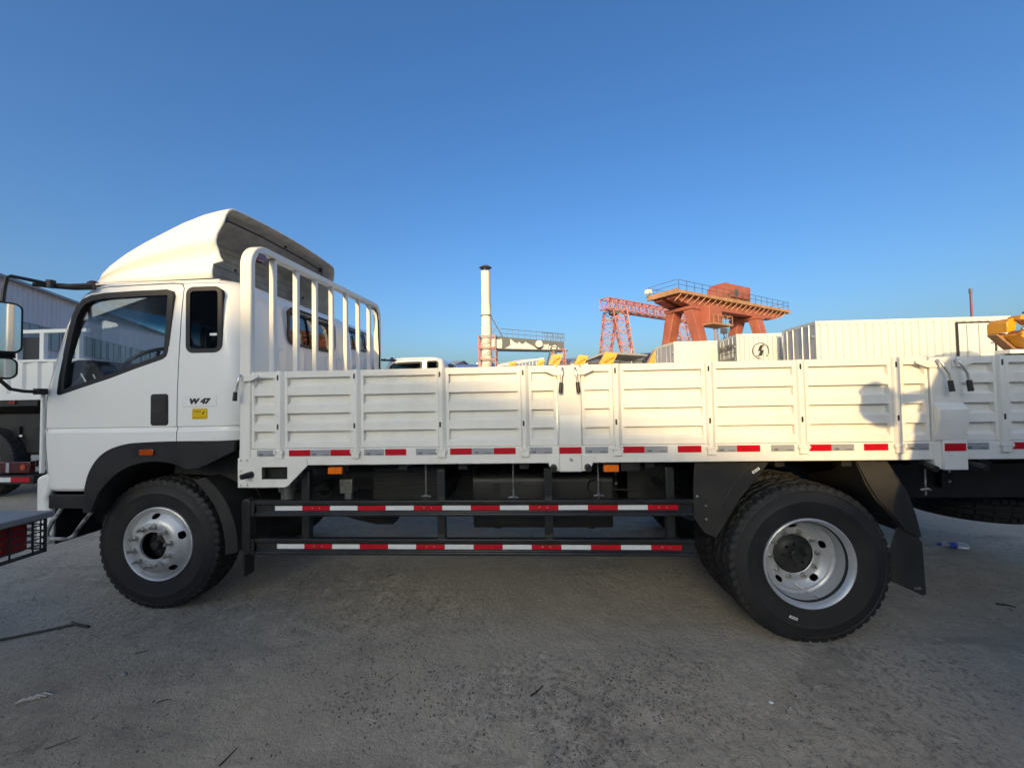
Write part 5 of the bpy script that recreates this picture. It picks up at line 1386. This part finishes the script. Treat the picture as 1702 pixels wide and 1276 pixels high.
ri = [(9.177+0.300*math.cos(R(-28+308*i/40)), 3.19+0.300*math.sin(R(-28+308*i/40))) for i in range(41)]
brk = mat('emblem_black', (0.025, 0.02, 0.015), 0.6)
eo = obj('emblem_ring', MB().prism(ro+ri[::-1], 'y', 13.480, 13.486), brk, em)
sp_ = [(9.36, 3.425), (9.345, 3.40), (9.26, 3.375), (9.21, 3.22), (9.30, 3.21), (9.215, 2.985), (9.10, 2.985), (8.99, 2.965), (8.965, 2.985), (9.055, 3.0), (9.095, 3.01), (9.15, 3.185), (9.075, 3.19), (9.13, 3.35), (9.165, 3.41), (9.27, 3.42)]
obj('emblem_letter', MB().prism(sp_, 'y', 13.480, 13.486), brk, em)
obj('emblem_dot', MB().lathe([(0, 13.480), (0.03, 13.480), (0.03, 13.486), (0, 13.486)], 12, 'y', (9.177+0.312*math.cos(R(-42)), 0, 3.19+0.312*math.sin(R(-42)))), brk, em)
tm = text_mesh('lettering', 'SHACMAN', 0.36, mat('faded_ink', (0.09, 0.085, 0.085), 0.6), offset=0.006, extrude=0.002, align='CENTER', xs=1.05)
tm.transform(Matrix.Rotation(R(90), 4, 'X')); tm.transform(Matrix.Rotation(R(-90-7.06), 4, 'Z'))
lt = shared('lettering', tm, None, (8.345, 14.55, 3.30)); lt.parent = eb; lt.matrix_parent_inverse = world_of(eb).inverted()
obj('underline', MB().beam((8.265, 13.62, 3.18), (8.44, 15.2, 3.18), 0.01, 0.035), MATS['faded_ink'], eb)
obj('grey_skirt', MB().beam((8.225, 13.56, 2.1), (8.47, 15.5, 2.1), 0.03, 1.75), mat('grey_board', (0.25, 0.245, 0.23), 0.7, var=0.06), eb)
box_body('box_body', 'plain cream box body left of the emblem box', 6.49, 8.42, 15.5, 17.6, 1.25, 3.90, boxcream, 0, -0.22, doors=True, cat='box body')
# box with painted-on shade between the emblem box and the long container
gb_ = thing('shaded_box_body', 'narrow box body painted shade grey, with black marks between emblem box and long container', 'box body', (10.6, 15.2, 0))
obj('body', MB().box(10.12, 11.9, 14.6, 16.8, 1.2, 3.92), shadegrey, gb_, bevel=0.02)
obj('black_mark', MB().lathe([(0, 14.59), (0.12, 14.59), (0.12, 14.599), (0, 14.599)], 12, 'y', (10.42, 0, 3.36)), ink, gb_)
obj('black_mark', MB().prism([(10.3, 3.05), (10.52, 2.85), (10.52, 3.05)], 'y', 14.59, 14.598), ink, gb_)
obj('chassis', MB().box(10.2, 11.8, 15.2, 16.2, 0.9, 1.199), frame_m, gb_)
for xx in (10.6, 11.4): obj('axle', MB().box(xx-0.05, xx+0.05, 14.9, 16.5, 0.45, 0.9), frame_m, gb_); [shared('wheel', TYRE, gb_, (xx-10.6, yy-15.2, 0.5)) for yy in (14.9, 16.5)]

# ------------------------------------------------------------------ yellow truck cranes
yel = mat('crane_yellow', (0.72, 0.30, 0.015), 0.4, coat=0.3, var=0.1, scale=2, streak=((0.35, 0.14, 0.02), (3, 3, 1), 0.4))
def small_crane(label, x, y, z, s, tilt):
    """Folded truck-mounted crane: column, boom, ram and block, on its truck frame."""
    t = thing('truck_crane', label, 'crane', (x, y, 0), 'folded yellow truck cranes behind the sideboard')
    obj('base_frame', MB().box(x-1.0, x+1.0, y-0.4, y+0.4, 0.6, 0.9).box(x-0.9, x-0.8, y-1.0, y+1.0, 0, 0.6).box(x+0.8, x+0.9, y-1.0, y+1.0, 0, 0.6), frame_m, t)
    obj('column', MB().prism([(x-0.28*s, 0.9), (x+0.28*s, 0.9), (x+0.20*s, z-0.35*s), (x-0.10*s, z-0.35*s)], 'y', y-0.25*s, y+0.25*s), yel, t, bevel=0.03)
    M = Matrix.Translation((x, y, z-0.2*s)) @ Matrix.Rotation(R(tilt*0.25), 4, 'Y')
    b = MB().prism([(-0.55, -0.42), (0.30, -0.42), (0.62, 0.40), (-0.23, 0.40)], 'y', -0.22, 0.22).box(-0.30, 0.35, -0.26, -0.221, -0.30, -0.10).box(-0.10, 0.45, -0.26, -0.221, 0.05, 0.28)
    b.v = [tuple(M @ (Vector(v)*s)) for v in b.v]; obj('boom', b, yel, t)
    r_ = MB().tube([M @ Vector((-0.2*s, -0.34*s, -0.25*s)), M @ Vector((0.35*s, -0.34*s, 0.15*s))], 0.05*s, 8); obj('ram', r_, yel, t, smooth=40)
    j = MB().prism([(-0.05, -0.55), (0.16, -0.6), (0.60, 0.10), (0.52, 0.2)], 'y', 0.27, 0.42); j.v = [tuple(M @ (Vector(v)*s)) for v in j.v]; obj('jib', j, yel, t, bevel=0.02)
small_crane('small yellow crane head in front of the post shed, leftmost', 0.55, 25, 3.95, 0.55, 10)
small_crane('yellow crane head below the black stair', 1.55, 24, 4.15, 0.85, 5)
small_crane('yellow crane head in front of the dark hall, right of the middle bed post', 3.35, 24.5, 4.10, 0.80, 20)
small_crane('tilted yellow crane head beside the open shed', 5.1, 24, 4.15, 1.0, 28)
small_crane('yellow crane head touching the cream box', 8.15, 23, 4.10, 1.25, 25)
small_crane('faint yellow crane head among the pale posts, near the chimney foot', -1.55, 26, 3.95, 0.6, 0)
# big knuckle boom at the right edge
KX = 0.42
kb = thing('knuckle_boom_crane', 'large folded yellow knuckle-boom crane at the right edge', 'crane', (12.7+KX, 8.2, 0))
obj('base_frame', MB().box(12.3, 13.4, 7.9, 8.9, 0.9, 1.2).box(12.4, 12.5, 7.6, 9.2, 0, 0.9).box(13.2, 13.3, 7.6, 9.2, 0, 0.9), frame_m, kb)
obj('column', MB().box(12.72, 13.1, 8.2, 8.6, 1.2, 2.6), yel, kb, bevel=0.03)
def kp(nm, poly, y0, y1, m): return obj(nm, MB().prism(poly, 'y', y0, y1), m, kb, bevel=0.015)
kp('boom_head', [(11.90, 2.98), (11.90, 3.24), (11.98, 3.33), (12.10, 3.36), (12.16, 3.30), (12.10, 3.02)], 8.15, 8.6, yel)
kp('main_boom', [(12.06, 3.30), (12.10, 3.40), (12.35, 3.44), (13.6, 3.52), (13.6, 3.22), (12.42, 3.17), (12.30, 3.25)], 8.0, 8.3, yel)
kp('link', [(12.00, 2.90), (12.05, 3.00), (12.34, 3.28), (12.40, 3.22), (12.10, 2.92)], 7.92, 8.0, yel)
kp('second_boom', [(12.03, 2.90), (12.18, 3.03), (12.30, 2.98), (12.55, 2.86), (12.52, 2.66), (12.45, 2.58), (12.30, 2.64)], 8.0, 8.35, yel)
kp('underside', [(11.88, 2.95), (11.92, 2.99), (12.10, 2.99), (12.40, 2.62), (12.62, 2.60), (12.62, 2.53), (12.30, 2.55)], 8.36, 8.6, rust)
obj('ram', MB().tube([(12.02, 7.95, 3.02), (12.36, 7.95, 3.30)], 0.035, 8), steel, kb, smooth=40)
obj('ram', MB().tube([(12.50, 7.95, 2.56), (12.50, 7.95, 2.84)], 0.035, 8), yel, kb, smooth=40)
obj('post', MB().tube([(12.44, 7.98, 3.0), (12.44, 7.98, 3.2)], 0.03, 8), yel, kb, smooth=40)
obj('top_hose', MB().tube([(12.25, 8.1, 3.47), (12.6, 8.1, 3.55), (13.4, 8.1, 3.58)], 0.03, 6), dkst, kb, smooth=40)
bedw = obj('bed_edge', MB().box(11.78, 12.46, 8.0, 8.35, 2.42, 2.52), white, kb, bevel=0.01)
obj('bed_stand', MB().box(11.85, 11.95, 8.1, 8.3, 0.0, 2.419).box(12.2, 12.3, 8.1, 8.3, 0.9, 2.419), frame_m, kb)
for o in kids(kb): o.matrix_basis = Matrix.Translation((KX, 0, 0)) @ o.matrix_basis
# masts
ms = thing('mast', 'thin dark red mast rising behind the long white container', 'mast', (24.25, 20, 0))
obj('pole', MB().tube([(24.25, 20, 0), (24.25, 20, 6.75)], [0.07, 0.05], 8), mat('maroon', (0.16, 0.05, 0.07), 0.5), ms)
obj('tip', MB().tube([(24.25, 20, 6.75), (24.25, 20, 7.0)], 0.07, 8), dkst, ms)
ms2 = thing('lamp_pole', 'thin pale pole between the lattice crane legs', 'pole', (13.3, 50, 0))
obj('pole', MB().tube([(13.3, 50, 0), (13.3, 50, 7.6)], [0.06, 0.03], 8), palewall, ms2)
obj('foot', MB().box(13.1, 13.5, 49.8, 50.2, 0, 0.1), palewall, ms2)

# ------------------------------------------------------------------ dark truck on the left, behind the cab
lt_ = thing('stake_truck', 'white high-sided truck with red tail lamps at the left edge, behind the cab', 'truck', (-9.6, 4.4, 0))
sw_ = MB(); pts = []
nn = 16; x0, x1 = -12.0, -7.55
for i in range(nn):
    x = x0+i*(x1-x0)/nn; d = (x1-x0)/nn
    pts += [(x, 3.62), (x+d*0.45, 3.62), (x+d*0.55, 3.585), (x+d*0.92, 3.585)]
pts += [(x1, 3.62), (x1, 3.66), (x0, 3.66)]
obj('side_panel', sw_.prism(pts, 'z', 1.77, 2.30), cabwhite, lt_)
obj('top_rail', MB().box(x0, x1, 3.58, 3.66, 2.301, 2.345), cabwhite, lt_, bevel=0.006)
obj('bottom_rail', MB().box(x0, x1, 3.575, 3.66, 1.66, 1.769), cabwhite, lt_, bevel=0.006)
for x in (-11.4, -10.4, -9.45, -8.88, -8.40, -7.75):
    obj('upright', MB().box(x, x+0.075, 3.60, 3.66, 2.346, 2.80), cabwhite, lt_)
obj('upper_rail', MB().box(x0, x1, 3.60, 3.66, 2.801, 2.86), cabwhite, lt_)
obj('opening_shade', MB().box(-8.80, -8.405, 3.67, 3.70, 2.346, 2.74), dashm, lt_)  # dark sheet painted in for the shade inside the open frame
obj('grey_backing', MB().box(-9.37, -8.885, 3.67, 3.70, 2.346, 2.74), wallgrey, lt_)  # plain grey sheet behind the open frame
obj('far_side_panel', MB().box(x0, x1, 5.85, 5.9, 1.77, 2.30), cabwhite, lt_)
obj('bed_floor', MB().box(x0, x1, 3.661, 5.849, 1.70, 1.76), frame_m, lt_)
obj('chassis', MB().box(x0, -7.7, 4.2, 5.3, 1.2, 1.699), frame_m, lt_)
obj('light_rail', MB().box(x0, -8.42, 3.60, 3.64, 1.56, 1.655), frame_m, lt_)
obj('marker_lamp', MB().box(-8.92, -8.80, 3.575, 3.599, 1.60, 1.65), redlens, lt_)
obj('mudguard', MB().prism([(-10.6, 1.45), (-8.42, 1.42), (-8.22, 1.36), (-8.22, 0.78), (-8.5, 0.70), (-10.6, 0.70)], 'y', 3.78, 4.35), mudpl, lt_, bevel=0.04)
wl_ = wheel(lt_, (-9.42, 3.76, 0.66), 'front', nuts=False); wl_.matrix_basis = Matrix.Translation((-9.42, 3.72, 0.60)) @ Matrix.Diagonal((1.18, 1, 1.18, 1))
for k, x in enumerate((-9.0, -8.6)): obj('spring_bracket', MB().box(x-0.06, x+0.06, 3.74, 3.779, 1.02, 1.2), frame_m, lt_)
obj('paper_label', MB().box(-8.96, -8.89, 3.74, 3.745, 1.02, 1.06), paper, lt_)
tl = obj('tail_lamp', MB().box(-9.05, -8.40, 3.50, 3.58, 0.44, 0.63), mat('dark_red_lens', (0.07, 0.006, 0.006), 0.2, coat=0.5, var=0.3, scale=20), lt_, bevel=0.012)
obj('reverse_lens', MB().box(-8.82, -8.76, 3.492, 3.499, 0.455, 0.615), silver_t, tl); obj('amber_lens', MB().lathe([(0, 3.492), (0.05, 3.492), (0.05, 3.499), (0, 3.499)], 14, 'y', (-8.52, 0, 0.54)), amberd, tl)
ub = obj('underrun_bar', MB().box(-10.5, -8.25, 3.44, 3.58, 0.27, 0.41), frame_m, lt_, bevel=0.01)
for k in range(6): obj('reflector', MB().box(-8.30-0.34*(k+1), -8.30-0.34*k-0.004, 3.434, 3.439, 0.31, 0.385), red_t if k % 2 == 0 else white_t, ub)
obj('lamp_arm', MB().box(-8.75, -8.65, 3.585, 4.3, 0.5, 0.6).box(-8.75, -8.65, 4.2, 4.3, 0.6, 1.25).box(-8.95, -8.85, 3.585, 4.3, 0.3, 0.38).box(-8.95, -8.85, 4.2, 4.3, 0.38, 1.25), frame_m, lt_)
wheel(lt_, (-9.42, 5.8, 0.59), 'inner', nuts=False)

# ------------------------------------------------------------------ bare chassis at the left edge, close to the camera
bc = thing('bare_chassis', 'bare truck chassis with a caged red tail lamp at the lower left edge', 'truck chassis', (-4.2, -2.0, 0))
obj('top_plate', MB().box(-2.75, -2.155, -2.3, -0.872, 1.085, 1.112), mat('galvanised', (0.20, 0.215, 0.22), 0.45, metal=0.4, var=0.15), bc, bevel=0.004)
tl2 = obj('tail_lamp', MB().prism(rrect(-1.45, -0.935, 0.960, 1.078, 0.012, 3), 'x', -2.235, -2.195), redlens, bc, bevel=0.004)
for k in range(4): obj('amber_bar', MB().prism(rrect(-1.16+0.012*k, -1.02-0.008*k, 0.985+0.014*k, 0.994+0.014*k, 0.004, 2), 'x', -2.1945, -2.1925), amberd if k % 2 else amber, tl2)
cgm = MB()
for z in (0.945, 0.97, 0.998, 1.026, 1.054, 1.078): cgm.tube([(-2.185, -1.5, z), (-2.185, -0.885, z), (-2.20, -0.88, z), (-2.30, -0.88, z)], 0.0032, 5)
for y in (-1.45, -1.36, -1.27, -1.18, -1.09, -1.0, -0.925, -0.886): cgm.tube([(-2.183, y, 0.94), (-2.183, y, 1.084)], 0.0032, 5)
for x in (-2.21, -2.25, -2.30): cgm.tube([(x, -0.88, 0.94), (x, -0.88, 1.084)], 0.003, 5)
cgm.beam((-2.183, -1.5, 0.937), (-2.183, -0.88, 0.937), 0.008); cgm.beam((-2.183, -0.884, 0.937), (-2.183, -0.884, 1.084), 0.008)
obj('lamp_cage', cgm, black, bc)
obj('cross_member', MB().box(-2.42, -2.30, -2.25, -0.95, 0.93, 1.084), frame_m, bc)
for y in (-2.05, -1.25): obj('frame_rail', MB().box(-8.6, -2.421, y, y+0.07, 0.80, 1.06), frame_m, bc)
for x in (-3.8, -7.6):
    for y in (-2.55, -0.75-0.3): pass
wheel(bc, (-4.3, -0.90-0.131, 0.494), 'rear', flip=True, nuts=False); wheel(bc, (-4.3, -2.4, 0.494), 'rear', nuts=False)
obj('axle', MB().tube([(-4.3, -2.4, 0.494), (-4.3, -0.98, 0.494)], 0.08, 10).box(-4.38, -4.22, -2.05, -1.9, 0.5, 0.8).box(-4.38, -4.22, -1.33, -1.18, 0.5, 0.8), frame_m, bc)
wheel(bc, (-8.1, -1.03, 0.494), 'front', flip=True, nuts=False); wheel(bc, (-8.1, -2.4, 0.494), 'front', nuts=False)
obj('axle', MB().tube([(-8.1, -2.4, 0.494), (-8.1, -0.98, 0.494)], 0.06, 10).box(-8.18, -8.02, -2.05, -1.98, 0.5, 0.8).box(-8.18, -8.02, -1.25, -1.18, 0.5, 0.8), frame_m, bc)

# ------------------------------------------------------------------ litter on the yard
def gz(x, y): return ground_h(x, y)-0.004
bt_ = thing('plastic_bottle', 'small clear plastic bottle with blue label lying behind the rear wheel', 'bottle', (4.13, 1.61, gz(4.13, 1.61)))
BM = Matrix.Translation((4.15, 1.61, gz(4.13, 1.61)+0.031)) @ Matrix.Rotation(R(-14), 4, 'Z')
def bput(nm, mb, m, **k):
    mb.v = [tuple(BM @ Vector(v)) for v in mb.v]; return obj(nm, mb, m, bt_, **k)
clear = mat('clear_plastic', (0.72, 0.82, 0.92), 0.12, coat=0.5)
clear.node_tree.nodes['Principled BSDF'].inputs['Transmission Weight'].default_value = 0.55
bput('body', MB().lathe([(0.0, 0.105), (0.022, 0.105), (0.030, 0.095), (0.031, 0.06), (0.029, 0.04), (0.031, 0.02), (0.031, -0.045), (0.024, -0.075), (0.013, -0.095), (0.012, -0.11)], 18, 'x'), clear, smooth=40)
bput('label', MB().lathe([(0.0315, 0.01), (0.0315, -0.05)], 18, 'x'), mat('blue_label', (0.03, 0.10, 0.50), 0.4, var=0.3, scale=60), smooth=40)
bput('cap', MB().lathe([(0, -0.127), (0.013, -0.126), (0.0145, -0.12), (0.0145, -0.10), (0, -0.10)], 14, 'x'), mat('blue_cap', (0.02, 0.05, 0.45), 0.4), smooth=40)
rod = thing('iron_rod', 'thin dark iron rod with a hooked end lying left of the front wheel', 'rod', (-3.4, 0.0, 0))
rp = [(-4.1, -0.25), (-3.85, -0.145), (-3.6, -0.03), (-3.4, 0.07), (-3.31, 0.12)]
obj('shaft', MB().tube([(x, y, gz(x, y)+0.012) for x, y in rp], 0.008, 6), hub_m, rod, smooth=50)
obj('hook', MB().tube([(-3.36, 0.15, gz(-3.36, 0.15)+0.012), (-3.31, 0.125, gz(-3.31, 0.12)+0.016), (-3.24, 0.11, gz(-3.24, 0.11)+0.012), (-3.17, 0.10, gz(-3.17, 0.1)+0.01)], 0.009, 6), hub_m, rod, smooth=50)
twigm = mat('twig', (0.035, 0.03, 0.025), 0.85, var=0.3); straw = mat('straw', (0.30, 0.26, 0.18), 0.8, var=0.2)
tw = [('short dark stick lying near the bottom centre', (-0.045, -0.425), (0.022, -0.345), 0.007, twigm), ('dark straight twig at the bottom, left of centre', (-1.40, -0.85), (-1.386, -0.765), 0.005, twigm),
      ('thin twig lying below the side guard', (-0.86, -0.355), (-0.80, -0.27), 0.0025, twigm), ('long thin pale stalk on the ground left of centre', (-1.55, -0.55), (-1.38, -0.43), 0.003, straw),
      ('thin twig at the lower left corner of the picture', (-2.28, -0.80), (-2.20, -0.72), 0.003, twigm), ('dark curved bark chip right of the rear wheel', (3.36, 0.56), (3.44, 0.51), 0.010, twigm),
      ('thin dark strip of rubber in front of the bumper', (-3.05, 0.62), (-2.82, 0.60), 0.006, twigm), ('small twig below the front wheel', (-2.02, -0.52), (-1.97, -0.49), 0.004, twigm),
      ('pale curled stalk at the bottom, right of centre', (0.72, -0.62), (0.83, -0.72), 0.003, straw), ('tiny dark twig left of the front wheel', (-2.55, -0.15), (-2.49, -0.12), 0.005, twigm)]
for i, (lbl, a, b, r, m_) in enumerate(tw):
    pts = []; r *= 0.7
    for k in range(6):
        u = k/5; x = a[0]+(b[0]-a[0])*u; y = a[1]+(b[1]-a[1])*u
        bend = 0.12*math.sin(u*3.1)*((b[0]-a[0])**2+(b[1]-a[1])**2)**0.5*(1 if i % 2 else -1)
        pts.append((x+bend*0.3, y+bend*0.5, gz(x, y)+r*0.9+0.003))
    tag(obj('twig', MB().tube(pts, [r*(1-0.1*k) for k in range(6)], 6), m_, smooth=50), lbl, 'twig', 'twigs and stalks on the yard')
pp = MB()
for k in range(4):
    a = k*0.5; x, y = -2.76+0.02*k, -0.54+0.012*k
    pp.tube([(x-0.03, y-0.012, gz(x, y)+0.006), (x, y+0.004*k, gz(x, y)+0.02), (x+0.04, y+0.018, gz(x, y)+0.008)], [0.004, 0.007, 0.003], 5)
tag(obj('plastic_scrap', pp, mat('dull_plastic', (0.45, 0.43, 0.4), 0.6), smooth=50), 'crumpled pale plastic scrap at the lower left', 'scrap')
for lbl, x, y, r in (('dark clod of earth on the left, below the bumper', -2.42, -0.33, 0.016), ('white pebble at the lower right', 1.18, -0.42, 0.009), ('flat dark stone at the lower right of centre', 0.62, -0.42, 0.012), ('small stone lying below the side guard, near the middle', 0.02, 0.55, 0.012), ('small dark stone below the front of the side guard', -0.86, 0.62, 0.014)):
    s_ = MB(); rr_ = random.Random(int(x*100)+7)
    for k in range(9):
        for j in range(5):
            th = math.pi*j/4; ph = 2*math.pi*k/9; q = r*(0.8+0.4*rr_.random())
            s_.v.append((x+q*1.3*math.sin(th)*math.cos(ph), y+q*math.sin(th)*math.sin(ph), gz(x, y)+r*0.35+0.6*q*math.cos(th)))
    for k in range(9):
        for j in range(4): s_.f.append((k*5+j, ((k+1) % 9)*5+j, ((k+1) % 9)*5+j+1, k*5+j+1))
    tag(obj('stone', s_, paper if 'white' in lbl else gritm, smooth=50), lbl, 'stone', 'loose stones on the yard')
